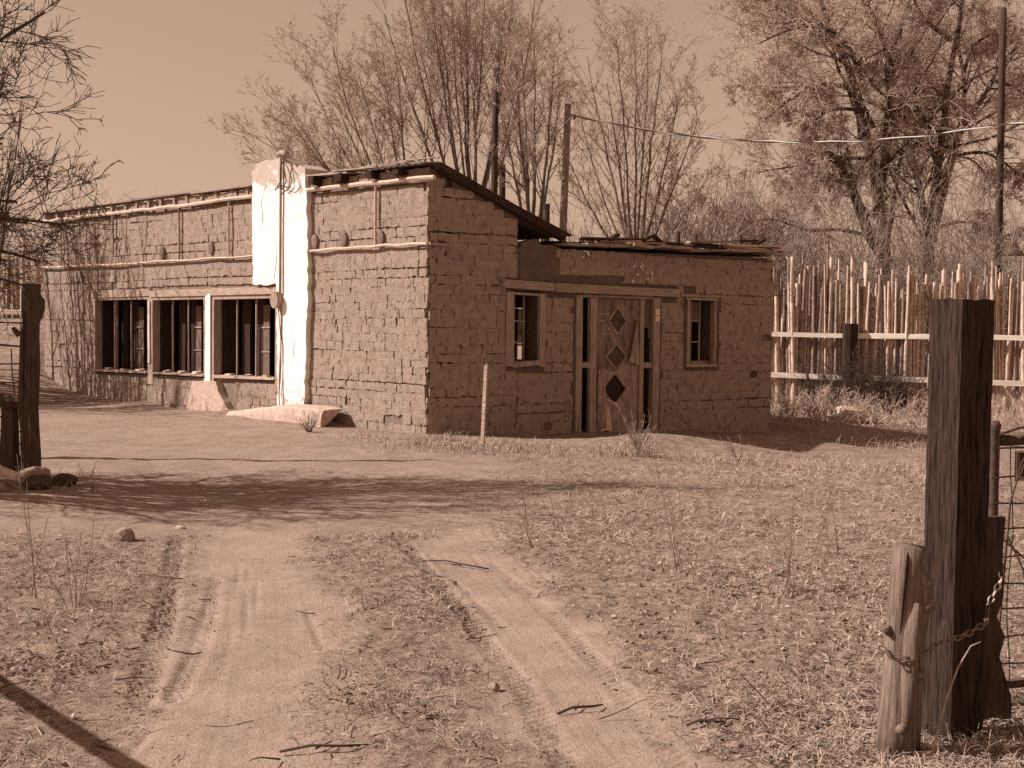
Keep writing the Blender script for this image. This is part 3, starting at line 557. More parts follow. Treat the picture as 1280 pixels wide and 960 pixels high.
for u0, u1 in ((7.95, 9.99), (5.99, 7.76), (3.78, 5.66)):
    bx('sill', LW, u0, u1, .645, .685, -.32, .07, M['beam_pale'], win, .012)
    w_ = u1-u0
    bx('reveal_shade_board', LW, u1-.012, u1-.002, .68, 2.06, -.41, -.13, M['wood_dark'], win, .0)  # dark board added over the reveal to paint in its shade
    for t in (.31, .62): bx('muntin', LW, u1-w_*t-.008, u1-w_*t+.008, .68, 2.05, -.09, -.06, M['board'], win, .004)
    for t, h_ in ((.22, 1), (.46, 1), (.76, 1), (.93, 1)):
        bx('inner_board', LW, u1-w_*t-.13, u1-w_*t+.10, .66, 2.08, -.40, -.36, M['wood_dark'], win, .008)
    for k in range(3): bx('rubble', LW, u1-w_*(.3*k+.2)-.06, u1-w_*(.3*k+.2)+random.uniform(.04, .1), .685, .72, -.12, .0, M['lath'], win, .014)
    sx_ = u1-w_*.58
    for z0, z1 in ((.70, 1.10), (1.12, 1.52), (1.54, 1.92)): bx('dusty_panel', LW, sx_-.09, sx_+.09, z0, z1, -.345, -.33, M['dusty'], win, .002)
    for z in (1.11, 1.53): bx('panel_bar', LW, sx_-.12, sx_+.12, z-.012, z+.010, -.33, -.31, M['board'], win, .002)
bx('broken_slat', LW, 8.08, 8.17, .68, 1.75, -.2, -.17, M['lath'], win, .02); bx('inner_board', LW, 9.55, 9.68, .68, 2.05, -.25, -.22, M['veneer'], win, .006)
# white plaster foot below the middle post
slab_poly('plaster_buttress', [(4.88, -.1), (5.12, .15), (5.36, .40), (5.46, .58), (6.24, .55), (6.30, .3), (6.44, .05), (6.44, -.1)], LW, -.1, .12, M['concrete'], house, .02, .09, .004)

# ---- openings of the shaded wall
for v0, v1, z0, z1 in ((1.31, 2.28, 2.145, 2.275), (2.31, 4.94, 2.115, 2.245)): plank_r(v0, (z0+z1)/2+.008, v1, (z0+z1)/2-.012, .02, .075, .062, M['beam'], 'lintel')
bx('lintel', RW, 5.02, 5.98, 2.115, 2.165, -.1, .05, M['beam'], house)
w1 = link('window', None, None, house)
bx('casing', RW, 1.405, 1.535, .96, 2.10, -.02, .045, M['board'], w1); bx('casing', RW, 2.035, 2.155, .95, 2.09, -.02, .045, M['board'], w1); bx('casing', RW, 1.54, 2.03, 2.055, 2.09, -.02, .04, M['board'], w1)
MB().box(RW(1.80, 1.0, .04), DR*.27+np.array([0, 0, .02]), NR*.03, (0, 0, .035), .008).build('sill', M['board'], w1)
for v in (1.62, 1.735, 1.93): bx('muntin', RW, v-.014, v+.014, 1.04, 2.05, -.26, -.23, M['board'], w1, .002)
for z in (1.33, 1.66): bx('muntin', RW, 1.5, 1.95, z-.012, z+.012, -.255, -.235, M['board'], w1, .002)
bx('inner_sill', RW, 1.5, 2.06, 1.002, 1.04, -.4, -.1, M['beam'], w1, .006)
w2 = link('window', None, None, house)
bx('casing', RW, 5.185, 5.235, .97, 2.07, -.08, .03, M['board'], w2); bx('casing', RW, 5.82, 5.865, .97, 2.07, -.08, .03, M['board'], w2); bx('casing', RW, 5.15, 5.90, 2.07, 2.112, -.08, .035, M['board'], w2); bx('sill', RW, 5.16, 5.89, .93, .985, -.1, .05, M['board'], w2)
for v in (5.29, 5.47, 5.68): bx('muntin', RW, v-.014, v+.014, .99, 2.06, -.22, -.19, M['board'], w2, .002)
for z in (1.36, 1.72): bx('muntin', RW, 5.24, 5.7, z-.012, z+.012, -.215, -.195, M['board'], w2, .002)
for v0, v1, z0, z1 in ((5.25, 5.45, 1.73, 2.05), (5.49, 5.66, 1.73, 2.05), (5.25, 5.45, 1.0, 1.35)): bx('pane', RW, v0, v1, z0, z1, -.212, -.205, M['dustglass'], w2, .0)
bx('inner_sill', RW, 5.24, 5.82, .99, 1.03, -.4, -.1, M['beam'], w2, .008)
wb = link('window', None, None, house)
for u0, z0, z1 in ((5.64, 1.28, 1.68), (5.94, 1.28, 1.68), (5.94, .97, 1.23), (5.64, 1.72, 2.0), (5.94, 1.72, 2.0), (5.38, 1.28, 1.68), (5.38, .97, 1.23)): MB().box(BK(u0+.13, (z0+z1)/2, -.2), DL*.125, DR*.004, (0, 0, (z1-z0)/2)).build('pane', M['dustglass2'], wb)
for u in (5.6, 5.9, 6.2): MB().box(BK(u, 1.48, -.2), DL*.02, DR*.02, (0, 0, .53)).build('muntin', M['board'], wb)
for z in (1.25, 1.7): MB().box(BK(5.92, z, -.2), DL*.56, DR*.018, (0, 0, .018)).build('muntin', M['board'], wb)
# doorway
dw = link('doorway', None, None, house)
bx('jamb', RW, 2.785, 2.90, -.18, 2.09, -.08, .03, M['board'], dw); bx('jamb', RW, 4.425, 4.56, -.3, 2.09, -.08, .03, M['board'], dw); bx('head_rail', RW, 2.905, 4.42, 2.055, 2.10, -.08, .02, M['beam'], dw)
bx('post', RW, 3.085, 3.215, -.18, 2.05, -.07, .015, M['board'], dw); bx('post', RW, 4.14, 4.215, -.2, 2.05, -.07, .015, M['board'], dw)
bx('crossbar', RW, 2.905, 3.08, .93, 1.02, -.07, .012, M['board'], dw); bx('crossbar', RW, 4.22, 4.42, .92, 1.01, -.07, .012, M['board'], dw)
bx('notice', RW, 4.45, 4.545, 1.80, 1.90, .032, .036, M['paper'], dw, .002); bx('notice', RW, 4.452, 4.547, 1.69, 1.785, .032, .036, M['paper'], dw, .002)
# dusty side pane with a jagged hole
hole = [(4.25, 1.03), (4.25, 1.40), (4.265, 1.46), (4.25, 1.50), (4.27, 1.58), (4.30, 1.60), (4.345, 1.585), (4.365, 1.53), (4.355, 1.46), (4.36, 1.42), (4.395, 1.38), (4.40, 1.03)]
slab_poly('broken_pane', [(4.222, 1.02), (4.238, 1.02)]+[(a_-.003, b_) for a_, b_ in hole[1:6]]+hole[6:-2]+[(4.40, 1.40), (4.405, 1.02), (4.418, 1.02), (4.418, 2.05), (4.222, 2.05)], RW, -.045, -.04, M['dustglass'], dw, 0.0, 9)
door = link('door', None, None, house)
bx('door_slab', RW, 3.222, 4.135, -.17, 2.045, -.065, -.022, M['veneer_pale'], door, .004)
slab_poly('veneer_sheet', [(3.225, .92), (3.36, .90), (3.55, .87), (3.68, .88), (3.80, 1.04), (3.93, 1.10), (4.0, 1.30), (4.04, 1.75), (4.13, 1.8), (4.13, 2.04), (3.225, 2.04)], RW, -.022, -.012, M['veneer'], door, .008, .06)
for cv, cz, w_, h_ in ((3.655, 1.69, .19, .225), (3.635, 1.105, .22, .21), (3.62, .585, .20, .21)):
    bx_ = [RW(cv+w_, cz, 0), RW(cv, cz+h_, 0), RW(cv-w_, cz, 0), RW(cv, cz-h_, 0)]
    MB().add([p-NR*.009 for p in bx_]+[p-NR*.02 for p in bx_], [(0, 1, 2, 3)]+[(i, i+4, (i+1) % 4+4, (i+1) % 4) for i in range(4)]).build('diamond_panel', M['wood_dark'] if cz < 1 else M['veneer_dark'], door)
    for i in range(4):
        p, q = bx_[i], bx_[(i+1) % 4]; ax = (q-p)/2; n_ = np.cross(ax, NR); n_ /= np.linalg.norm(n_)
        MB().box((p+q)/2+NR*.0, ax*1.0, NR*.012, n_*.014).build('diamond_trim', M['veneer_pale'] if cz > 1 else M['wood_dark'], door)
def flap(pts, curl, m, name='veneer_flap'):
    V = []; n = len(pts)
    for k in (0, 1):
        for (a0, b0, z) in pts:
            for i in range(6):
                t = i/5; V.append(RW(a0+(b0-a0)*t, z+.02*math.sin(t*5+z*7), curl*math.sin(t*2.2+z)*.9+.012-k*.004))
    Fc = []
    for j in range(n-1):
        for i in range(5):
            q = (j*6+i, j*6+i+1, (j+1)*6+i+1, (j+1)*6+i); Fc.append(q); Fc.append(tuple(x+n*6 for x in q[::-1]))
    obj(name, V, Fc, m, door)
flap([(3.93, 4.12, .99), (3.88, 4.13, 1.02), (3.92, 4.13, 1.2), (3.96, 4.12, 1.4), (4.0, 4.12, 1.58), (4.03, 4.1, 1.72)], .05, M['veneer_pale'])
flap([(3.25, 3.45, -.05), (3.24, 3.42, .3), (3.23, 3.40, .6), (3.23, 3.42, .82), (3.23, 3.5, .9)], .045, M['veneer_pale']); flap([(3.32, 3.52, -.1), (3.36, 3.5, .1), (3.38, 3.46, .3)], .06, M['lath'])
for z, l_ in ((1.80, .24), (1.69, .16), (1.55, .26), (1.48, .4)): bx('glue_line', RW, 3.24, 3.24+l_, z-.012, z+.012, -.0115, -.009, M['veneer_pale'], door, .003)
bx('threshold', RW, 2.8, 4.55, -.3, -.17, -.2, .04, M['beam'], house)

# concrete step lying at the foot of the chimney
V = []; us_ = np.linspace(4.5, 1.88, 12)
for i, u in enumerate(us_):
    t = i/11; h = .10+.17*min(1, t*1.8); w_ = .50+.012*math.sin(i*2.1)
    if i == 11: h -= .03
    for o, z in ((.10, h+.02), (.30, h+.015+random.uniform(-.006, .006)), (w_-.03, h+random.uniform(-.012, .006)), (w_, h-.03), (w_+.02, h*.5), (w_+.03, -.08)): V.append(LW(u+random.uniform(-.01, .01), z, o))
Fc = [(i*6+k, (i+1)*6+k, (i+1)*6+k+1, i*6+k+1)[::-1] for i in range(11) for k in range(5)]+[tuple(range(66, 72))[::-1], tuple(range(6))]
stp = obj('concrete_step', V, Fc, M['concrete'], None, False, LW(3.2, 0, .3))
tag(stp, 'cracked pale concrete step lying at the foot of the white chimney', 'concrete step')
sk = empty('wooden_stake', G(-.40, 18.3), 'thin wooden stake standing upright in front of the shaded adobe wall', 'stake')
b0 = ORIG[sk.name]; MB().box(b0+np.array([.022, 0, .52]), (.022, -.014, 0), (.009, .013, 0), (.022, 0, .56)).build('stake_shaft', M['beam_pale'], sk); MB().add([b0+np.array(p) for p in ((.02, -.013, 1.08), (.068, -.013, 1.08), (.068, .013, 1.08), (.02, .013, 1.08), (.046, 0, 1.12))], [(0, 1, 4), (1, 2, 4), (2, 3, 4), (3, 0, 4)]).build('stake_point', M['beam_pale'], sk)
# ------------------------------------------------------------------ gate posts and fences near the camera
def grid_box(base, w_, d_, h, yaw, lean, nzk, rough, grooves=(), top=.02, seed=1):
    """a hewn square timber: rings of points round its section, worn arrises and shakes"""
    g = np.random.default_rng(seed); k = 6; per = []
    for s in range(4):
        for i in range(k):
            t = -1+2*i/k; per.append([(t, -1), (1, t), (-t, 1), (-1, -t)][s])
    per = np.array(per, float); n = len(per); V = []
    ca, sa = math.cos(yaw), math.sin(yaw); prof = g.normal(0, rough, n)
    for j in range(nzk+1):
        z = h*j/nzk
        for i, (px, py) in enumerate(per):
            corner = max(abs(px), abs(py)) > .95 and min(abs(px), abs(py)) > .95
            s = 1-(.11 if corner else 0)+prof[i]+g.normal(0, rough*.4)
            for gi_, dep, z0 in grooves:
                if i == gi_ and z > z0*h: s -= dep
            x, y = px*w_/2*s, py*d_/2*s
            zz = z+(g.uniform(-top, top*.3) if j == nzk else 0)
            V.append(np.array(base)+np.array([x*ca-y*sa+lean[0]*z, x*sa+y*ca+lean[1]*z, zz]))
    Fc = [(j*n+i, j*n+(i+1) % n, (j+1)*n+(i+1) % n, (j+1)*n+i) for j in range(nzk) for i in range(n)]
    V.append(np.mean(V[-n:], axis=0)-np.array([0, 0, .008])); c = len(V)-1
    Fc += [(nzk*n+i, nzk*n+(i+1) % n, c) for i in range(n)]
    return V, Fc
pb = G(1.580, 4.70)-np.array([0, 0, .12])
V, Fc = grid_box(pb, .172, .172, 1.665, R(25), (.005, 0), 40, .018, [(9, .24, .6), (3, .10, .1), (20, .14, .35), (15, .08, 0), (22, .09, .3), (5, .07, .5), (8, .08, 0)], .010, 3)
tag(obj('gate_post', V, Fc, M['tie'], None, False, pb), 'thick square dark timber gate post with a split top, tallest thing at the right edge', 'gate post')
lb = G(1.325, 4.50)
lg = empty('log_stake', lb, 'short pale weathered log with knots, chained to the dark gate post', 'log')
pts = [lb+np.array(p) for p in ((-.012, 0, -.05), (-.008, 0, .12), (.0, .0, .3), (.01, 0, .45), (.022, 0, .6), (.03, 0, .705))]
V, Fc = rough_tube(pts, [.066, .06, .056, .057, .056, .058], 12, .09, True, None, 5); obj('trunk_log', V, Fc, M['log'], lg, True)
V, Fc = rough_tube([lb+np.array(p) for p in ((.03, -.018, -.04), (.032, -.022, .2), (.035, -.028, .38), (.05, -.024, .47), (.058, -.01, .60), (.055, .0, .66))], [.046, .048, .046, .046, .040, .02], 10, .06, True, None, 8); obj('split_lobe', V, Fc, M['log'], lg, True)
for p, q, r in (((.0, -.045, .09), (.004, -.078, .10), .015), ((.05, -.05, .275), (.066, -.075, .28), .016), ((.075, -.03, .50), (.104, -.05, .515), .017), ((.07, -.02, .575), (.098, -.036, .59), .012), ((-.046, -.03, .42), (-.060, -.042, .425), .010)):
    a_, b_ = lb+np.array(p), lb+np.array(q); V, Fc = rough_tube([a_-(b_-a_)*.5, (a_+b_)/2, b_], [r*1.9, r*1.35, r*.85], 8, .1); obj('knot', V, Fc, M['log'], lg, True)
V, Fc = rough_tube([lb+np.array(p) for p in ((.012, -.052, .03), (.025, -.052, .25), (.03, -.05, .42), (.04, -.045, .52))], [.028, .03, .03, .02], 7, .12); obj('grain_ridge', V, Fc, M['log'], lg, True)
V, Fc = rough_tube([lb+np.array(p) for p in ((-.01, -.05, .40), (.0, -.055, .55), (.008, -.055, .64), (.012, -.05, .69))], [.002, .005, .007, .004], 6, .1); obj('split_crack', V, Fc, M['wood_dark'], lg)
# ragged board behind the post
bb = G(1.755, 4.86); V = []
zs_ = np.linspace(-.05, .76, 12); re_ = [.085, .10, .095, .07, .045, .062, .03, .05, .045, .04, .042, .045]
for k in (0, 1):
    for z, e in zip(zs_, re_):
        for x in (-.09, 0, e): V.append(bb+np.array([x-.005+.02*z, -.016+.032*k+.03*x, z]))
n = len(zs_); Fc = []
for j in range(n-1):
    for i in range(2):
        q = (j*3+i, j*3+i+1, (j+1)*3+i+1, (j+1)*3+i); Fc.append(q); Fc.append(tuple(a_+n*3 for a_ in q[::-1]))
    Fc += [(j*3+2, j*3+2+n*3, (j+1)*3+2+n*3, (j+1)*3+2), (j*3, (j+1)*3, (j+1)*3+n*3, j*3+n*3)]
Fc += [((n-1)*3, (n-1)*3+1, (n-1)*3+1+n*3, (n-1)*3+n*3), ((n-1)*3+1, (n-1)*3+2, (n-1)*3+2+n*3, (n-1)*3+1+n*3)]
tag(obj('ragged_board', V, Fc, M['post'], None, False, bb), 'short dark board with a ragged edge standing behind the thick gate post', 'board')
# chain
ch = empty('chain', lb+np.array([0, -.07, .35]), 'rusty steel chain hanging between the knotty log and the gate post', 'chain')
cpts = [lb+np.array(p) for p in ((-.068, -.02, .36), (-.03, -.068, .335), (.02, -.075, .335), (.07, -.06, .355), (.13, -.02, .375), (.19, .0, .385), (.25, .03, .40), (.32, .06, .43))]+[bb+np.array(p) for p in ((-.02, -.06, .44), (.035, -.03, .52), (.05, .0, .58), (.045, .02, .66))]
cp = np.array(cpts); sg = np.linalg.norm(np.diff(cp, axis=0), axis=1); cs = np.concatenate([[0], np.cumsum(sg)])
def torus(lx, ly, r, n1=10, n2=4):
    V = []; Fc = []
    for i in range(n1):
        t = i/n1*2*math.pi; c_ = np.array([lx*math.cos(t), ly*math.sin(t), 0]); o_ = np.array([math.cos(t), math.sin(t), 0])
        for j in range(n2): p_ = j/n2*2*math.pi; V.append(c_+o_*r*math.cos(p_)+np.array([0, 0, r*math.sin(p_)]))
    for i in range(n1):
        for j in range(n2): Fc.append((i*n2+j, ((i+1) % n1)*n2+j, ((i+1) % n1)*n2+(j+1) % n2, i*n2+(j+1) % n2))
    return new_mesh('chain_link', V, Fc)
tor = torus(.0165, .0095, .0034); tor.materials.append(M['chain'])
nl_ = int(cs[-1]/.026)
for i in range(nl_):
    s = (i+.5)/nl_*cs[-1]; p = np.array([np.interp(s, cs, cp[:, k]) for k in range(3)]); q = np.array([np.interp(min(s+.01, cs[-1]), cs, cp[:, k]) for k in range(3)])-np.array([np.interp(max(s-.01, 0), cs, cp[:, k]) for k in range(3)])
    rot = Vector(q).to_track_quat('X', 'Z').to_matrix() @ Matrix.Rotation(R(45+90*(i % 2)+random.uniform(-15, 15)), 3, 'X')
    link('chain_link', tor, None, ch, p-ORIG[ch.name], rot.to_euler())
pl = empty('padlock', bb+np.array([-.07, -.085, .40]), 'small brass padlock hanging from the chain on the gate post', 'padlock')
c0 = ORIG[pl.name]; MB().box(c0, (.021, 0, 0), (0, .009, 0), (0, 0, .017), .001).build('lock_body', M['chain'], pl)
V, Fc = rough_tube([c0+np.array(p) for p in ((-.013, 0, .015), (-.013, 0, .032), (0, 0, .042), (.013, 0, .032), (.013, 0, .015))], .0035, 6); obj('shackle', V, Fc, M['chain'], pl, True)
# steel tube gate with wire mesh and a sign
gb = G(1.862, 5.12); gt = empty('metal_gate', gb, 'tubular steel gate with wire mesh and a small sign, cut off by the right edge', 'gate')
gd = np.array([.93, .36, 0]); gd /= np.linalg.norm(gd); gn = np.array([gd[1], -gd[0], 0])
def GP(s, z, o=0): return gb+gd*s+gn*o+np.array([0, 0, z])
V, Fc = rough_tube([GP(0, z) for z in (-.02, .4, .8, 1.06, 1.085, 1.10)], [.0215]*4+[.026, .016], 10); obj('gate_upright', V, Fc, M['steel'], gt, True)
V, Fc = rough_tube([GP(2.6, z) for z in (.02, .6, 1.06)], .02, 8); obj('gate_upright', V, Fc, M['steel'], gt, True)
V, Fc = rough_tube([GP(s, 1.025) for s in (.02, 1.3, 2.6)], .021, 8); obj('top_tube', V, Fc, M['steel'], gt, True)
V, Fc = rough_tube([GP(s, .07) for s in (.02, 1.3, 2.6)], .02, 8); obj('bottom_tube', V, Fc, M['steel'], gt, True)
for z in np.arange(.16, 1.02, .104):
    V, Fc = rough_tube([GP(s, z+.006*math.sin(s*9+z*20), .022) for s in np.linspace(-.03, 2.6, 16)], .0035, 4); obj('mesh_wire', V, Fc, M['steel'], gt)
for s in np.arange(.07, 2.6, .105):
    V, Fc = rough_tube([GP(s+.012*math.sin(z*11+s*5), z, .022) for z in np.linspace(.08, 1.02, 9)], .0022, 4); obj('mesh_wire', V, Fc, M['steel'], gt)
V, Fc = rough_tube([GP(.0, 1.05, .03), GP(.1, 1.075, .03), GP(.3, 1.085, .03), GP(.8, 1.08, .02)], .005, 5); obj('tie_wire', V, Fc, M['steel'], gt)
sg_ = link('sign', None, None, gt)
def gq(name, s0, s1, z0, z1, o0, o1, m): 
    return MB().box(GP((s0+s1)/2, (z0+z1)/2, (o0+o1)/2), gd*(s1-s0)/2, (0, 0, (z1-z0)/2), gn*(o1-o0)/2).build(name, m, sg_)
gq('sign_plate', .075, .275, .868, .985, .03, .034, M['sign'])
for s0, s1, z0, z1 in ((.075, .275, .978, .985), (.075, .275, .868, .876), (.075, .081, .876, .978), (.269, .275, .876, .978), (.088, .0905, .880, .974)): gq('sign_border', s0, s1, z0, z1, .0345, .037, M['signline'])
def stroke(p, q, r=.0025):
    a_, b_ = GP(p[0], p[1], .036), GP(q[0], q[1], .036); ax = (b_-a_)/2; n_ = np.cross(ax, gn); n_ /= np.linalg.norm(n_); MB().box((a_+b_)/2, ax, n_*r, gn*.0012).build('sign_mark', M['signline'], sg_)
stroke((.092, .882), (.132, .972)); stroke((.132, .972), (.172, .882)); stroke((.092, .8815), (.172, .8815))
for p, q in (((.118, .905), (.118, .934)), ((.118, .934), (.133, .905)), ((.133, .905), (.133, .934))): stroke(p, q, .002)
# thorny shoot beside the gate
tb = G(1.95, 4.95); tw = empty('bramble', tb, 'dry bramble of thin forked twigs beside the steel gate', 'bramble')
for pts_, r in (([(-.14, -.02, .0), (-.13, -.03, .3), (-.11, -.03, .6), (-.10, -.04, .8), (-.06, -.04, .95), (-.02, -.05, 1.02)], .006), ([(-.12, -.04, .66), (-.03, -.05, .58), (.08, -.05, .52)], .005), ([(-.11, -.04, .68), (-.05, -.05, .55), (-.02, -.05, .40), (.03, -.06, .3)], .005), ([(-.03, -.05, .58), (.03, -.06, .62), (.1, -.05, .7)], .003), ([(-.12, -.03, .45), (-.16, -.08, .62), (-.14, -.1, .7)], .004)):
    V, Fc = rough_tube([tb+np.array(p) for p in pts_], np.linspace(r, r*.5, len(pts_)), 5, .1); obj('stem', V, Fc, M['fruit_twig'], tw)
# left gate post with its rail, stub and wire
lp = G(-4.40, 12.12)-np.array([0, 0, .1]); lf = empty('fence_post', lp, 'old split wooden gate post at the left edge with a notched top', 'fence post')
V, Fc = rough_tube([lp+np.array(p) for p in ((.0, 0, 0), (.01, 0, .3), (.0, 0, .7), (.01, 0, 1.1), (.02, 0, 1.45), (.025, 0, 1.85))], [.105, .092, .085, .08, .076, .074], 14, .10, True, None, 9); obj('shaft', V, Fc, M['post'], lf)
V, Fc = rough_tube([lp+np.array(p) for p in ((.07, -.01, 1.5), (.10, -.01, 1.62), (.105, -.01, 1.70), (.08, -.01, 1.76))], [.03, .045, .04, .02], 8, .12); obj('knot', V, Fc, M['post'], lf)
V, Fc = rough_tube([lp+np.array(p) for p in ((-.07, -.05, 1.38), (-.10, -.07, 1.42), (-.12, -.08, 1.45))], [.03, .025, .015], 7, .1); obj('knot', V, Fc, M['post'], lf)
for x, z0, z1 in ((-.03, .1, 1.0), (.03, .05, 1.3), (-.05, .5, 1.5), (.055, .6, 1.2)):
    V, Fc = rough_tube([lp+np.array([x+.006*math.sin(z*6), -.082+.05*abs(x)*8*.2, z]) for z in np.linspace(z0, z1, 6)], [.006, .018, .02, .018, .014, .004], 6, .15); obj('split_ridge', V, Fc, M['post'], lf)
rb = lp+np.array([-.08, -.01, .78]); V, Fc = rough_tube([rb+np.array(p) for p in ((.06, 0, .0), (-.2, .01, .01), (-.6, .02, .0), (-1.4, .03, .02), (-2.6, .05, -.02))], [.06, .062, .06, .065, .06], 10, .08, True, None, 4)
tag(obj('fence_rail', V, Fc, M['post'], None, False, rb), 'thick dark round rail running off the left edge from the old gate post', 'rail')
sb = G(-4.62, 12.18)-np.array([0, 0, .06]); V, Fc = rough_tube([sb+np.array(p) for p in ((0, 0, 0), (.01, 0, .2), (.015, 0, .45), (.02, 0, .68))], [.11, .09, .075, .07], 11, .14, True, None, 14)
tag(obj('rotten_stub', V, Fc, M['post'], None, False, sb), 'rotten wooden stub propping the rail beside the left gate post', 'stub')
wf = empty('wire_fence', G(-5.6, 12.2), 'rusty square mesh wire fence left of the old gate post', 'fence')
for z in (.12, .24, .36, .48, .60, .74, .92, 1.1, 1.26, 1.46):
    V, Fc = rough_tube([G(-4.45-s, 12.16+.02*s)*np.array([1, 1, 0])+np.array([0, 0, z+.02+.012*math.sin(s*7+z*9)]) for s in np.linspace(0, 2.5, 12)], .007 if z != 1.26 else .009, 4); obj('wire', V, Fc, M['steel'], wf)
for s in np.arange(.12, 2.5, .14):
    V, Fc = rough_tube([np.array([-4.45-s+.015*math.sin(z*9+s*3), 12.165+.02*s, z]) for z in np.linspace(.05, 1.25, 7)], .006, 4); obj('wire', V, Fc, M['steel'], wf)
# a hitching rail left of the camera: only its shadow reaches the picture
hr = empty('hitching_rail', G(-3.05, 4.77), 'plain pole rail on two short posts left of the track', 'rail')
V, Fc = rough_tube([np.array(p) for p in ((-4.2, 6.19, 1.12), (-3.05, 4.77, 1.1), (-1.9, 3.35, 1.12))], .032, 8, .05); obj('pole', V, Fc, M['pole'], hr, True)
for x, y in ((-4.14, 6.12), (-1.95, 3.41)): V, Fc = rough_tube([G(x, y), G(x, y)+np.array([0, 0, 1.15])], .05, 8, .05); obj('post', V, Fc, M['pole'], hr, True)

# ------------------------------------------------------------------ stones and timber scraps
def stone(name, p, r, label, m='stone', sq=(1, .8, .6), seed=1, grp=None, cat='stone'):
    g = np.random.default_rng(seed); bm = bmesh.new(); bmesh.ops.create_icosphere(bm, subdivisions=2, radius=1)
    dirs = g.normal(0, 1, (7, 3)); dirs /= np.linalg.norm(dirs, axis=1)[:, None]
    for v in bm.verts:
        c_ = np.array(v.co); s = 1.0
        for d in dirs: s = min(s, .78/max(.2, c_@d)) if c_@d > .78 else s
        v.co = Vector(c_*s*(1+g.normal(0, .04))*r*np.array(sq))
    V = [np.array(v.co)+p+np.array([0, 0, r*sq[2]*.55]) for v in bm.verts]; bm.verts.index_update(); Fc = [tuple(v.index for v in f.verts) for f in bm.faces]; bm.free()
    return tag(obj(name, V, Fc, M[m], None, False, p), label, cat, grp)
stone('stone', G(-2.60, 8.92), .085, 'dark cracked stone lying alone on the dirt left of the track', 'stone', (1, .8, .7), 3)
stone('stone', G(-2.22, 9.55)-np.array([.16, 0, .01]), .045, 'small pale pebble beyond the dark cracked stone', 'concrete', (1, .8, .6), 31)
stone('stone', G(-.06, 5.27), .026, 'fist sized stone on the strip between the two wheel tracks', 'stone', (1, .8, .8), 5)
stone('stone', G(6.85, 27.0), .40, 'large pale rounded stone in the dry grass before the stake fence', 'concrete', (1.3, .8, .6), 8)
for i, (x, y, r, lab) in enumerate(((-4.95, 11.75, .17, 'biggest dark stone in the rubble under the thick rail'), (-4.55, 11.55, .10, 'squarish stone in the rubble before the rotten stub'), (-4.2, 11.7, .13, 'dark stone leaning on the foot of the old gate post'), (-4.05, 11.35, .12, 'flat dark stone at the right end of the rubble'), (-4.35, 11.25, .08, 'light stone at the front of the rubble heap'), (-4.75, 11.3, .09, 'low pale stone in the front left of the rubble'), (-3.9, 11.6, .10, 'rounded stone half buried right of the old gate post'))):
    stone('stone', G(x, y), r, lab, 'stone' if i % 3 else 'post', (1.2, .9, .7), 40+i, 'rubble at the foot of the left gate post')
pl_ = G(-4.55, 11.6)+np.array([0, 0, .10]); V, Fc = rough_tube([pl_+np.array(p) for p in ((-.25, .1, .06), (0, 0, .03), (.3, -.18, -.02))], [.05, .055, .035], 8, .14)
tag(obj('broken_timber', V, Fc, M['lath'], None, False, pl_), 'pale broken piece of timber on the rubble heap by the gate post', 'timber')

# ------------------------------------------------------------------ coyote fence
SV = []
for i in range(14):
    g = np.random.default_rng(500+i); t = np.linspace(0, 1, 8); bend = g.normal(0, .012, (2,)); wob = np.cumsum(g.normal(0, .008, (8, 2)), 0)
    pts = np.stack([wob[:, 0]+bend[0]*np.sin(t*3), wob[:, 1]*.5, t], 1); rad = (1-.35*t)*(1+g.normal(0, .10, 8)); rad[-1] *= .9
    V, Fc = rough_tube(pts*np.array([1, 1, 3.0]), rad*.058, 7, .05, True, None, 600+i)
    V = np.array(V)/np.array([1, 1, 3.0]); me = new_mesh('stake', V, Fc); me.polygons.foreach_set('use_smooth', np.ones(len(me.polygons), bool)); me.materials.append(M['stake'] if i % 3 else M['stake2']); SV.append(me)
def coyote(name, x0, x1, y0, label, step, hfun, base_fn, rails, posts, grp=None, sl=0.0):
    f = empty(name, (x0, y0, base_fn(x0)), label, 'fence', grp); o0 = ORIG[f.name]; x = x0; i = 0
    while x < x1:
        h = hfun(x)*(1+random.gauss(0, .075)); th_ = random.choice([.48, .55, .62, .7, .82, 1.1])
        if random.random() < .1: h *= 1.13; th_ *= 1.1
        link('stake', SV[random.randrange(14)], None, f, np.array([x, y0+sl*(x-x0)+random.uniform(-.05, .11), base_fn(x)-.1])-o0, (random.gauss(0, .012), random.gauss(0, .022), random.uniform(0, 6.28)), (th_, th_, h)); x += step*th_*random.uniform(.72, 1.3)+.014; i += 1
    for a_, b_, za, zb, m in rails:
        MB().box(((a_+b_)/2, y0+sl*((a_+b_)/2-x0)-.13, (za+zb)/2), ((b_-a_)/2, sl*(b_-a_)/2, (zb-za)/2), (0, .022, 0), (0, 0, .054), .008).build('rail', M[m], f)
    for px_, r, h in posts:
        V, Fc = rough_tube([np.array([px_, y0+sl*(px_-x0)-.14, base_fn(px_)+z]) for z in (-.1, h*.5, h)], r, 9, .08); obj('post', V, Fc, M['wood_dark'], f)
    return f
FB = lambda x: gxy(x, 30.6-.30*(x-4.9))
coyote('stake_fence', 4.9, 13.0, 30.6, 'tall fence of pale aspen stakes with white rails beyond the low wing', .030, lambda x: 3.02+.12*math.sin(x*1.9)-.1*(x > 10), FB,
       [(4.7, 7.43, 1.56, 1.52, 'rail'), (7.62, 10.3, 1.52, 1.515, 'rail'), (10.31, 13, 1.515, 1.46, 'rail'), (4.7, 7.45, .66, .58, 'rail'), (7.75, 10.3, .585, .54, 'rail'), (10.31, 13.0, .54, .50, 'rail')], [(7.52, .17, 1.9)], None, -.30)
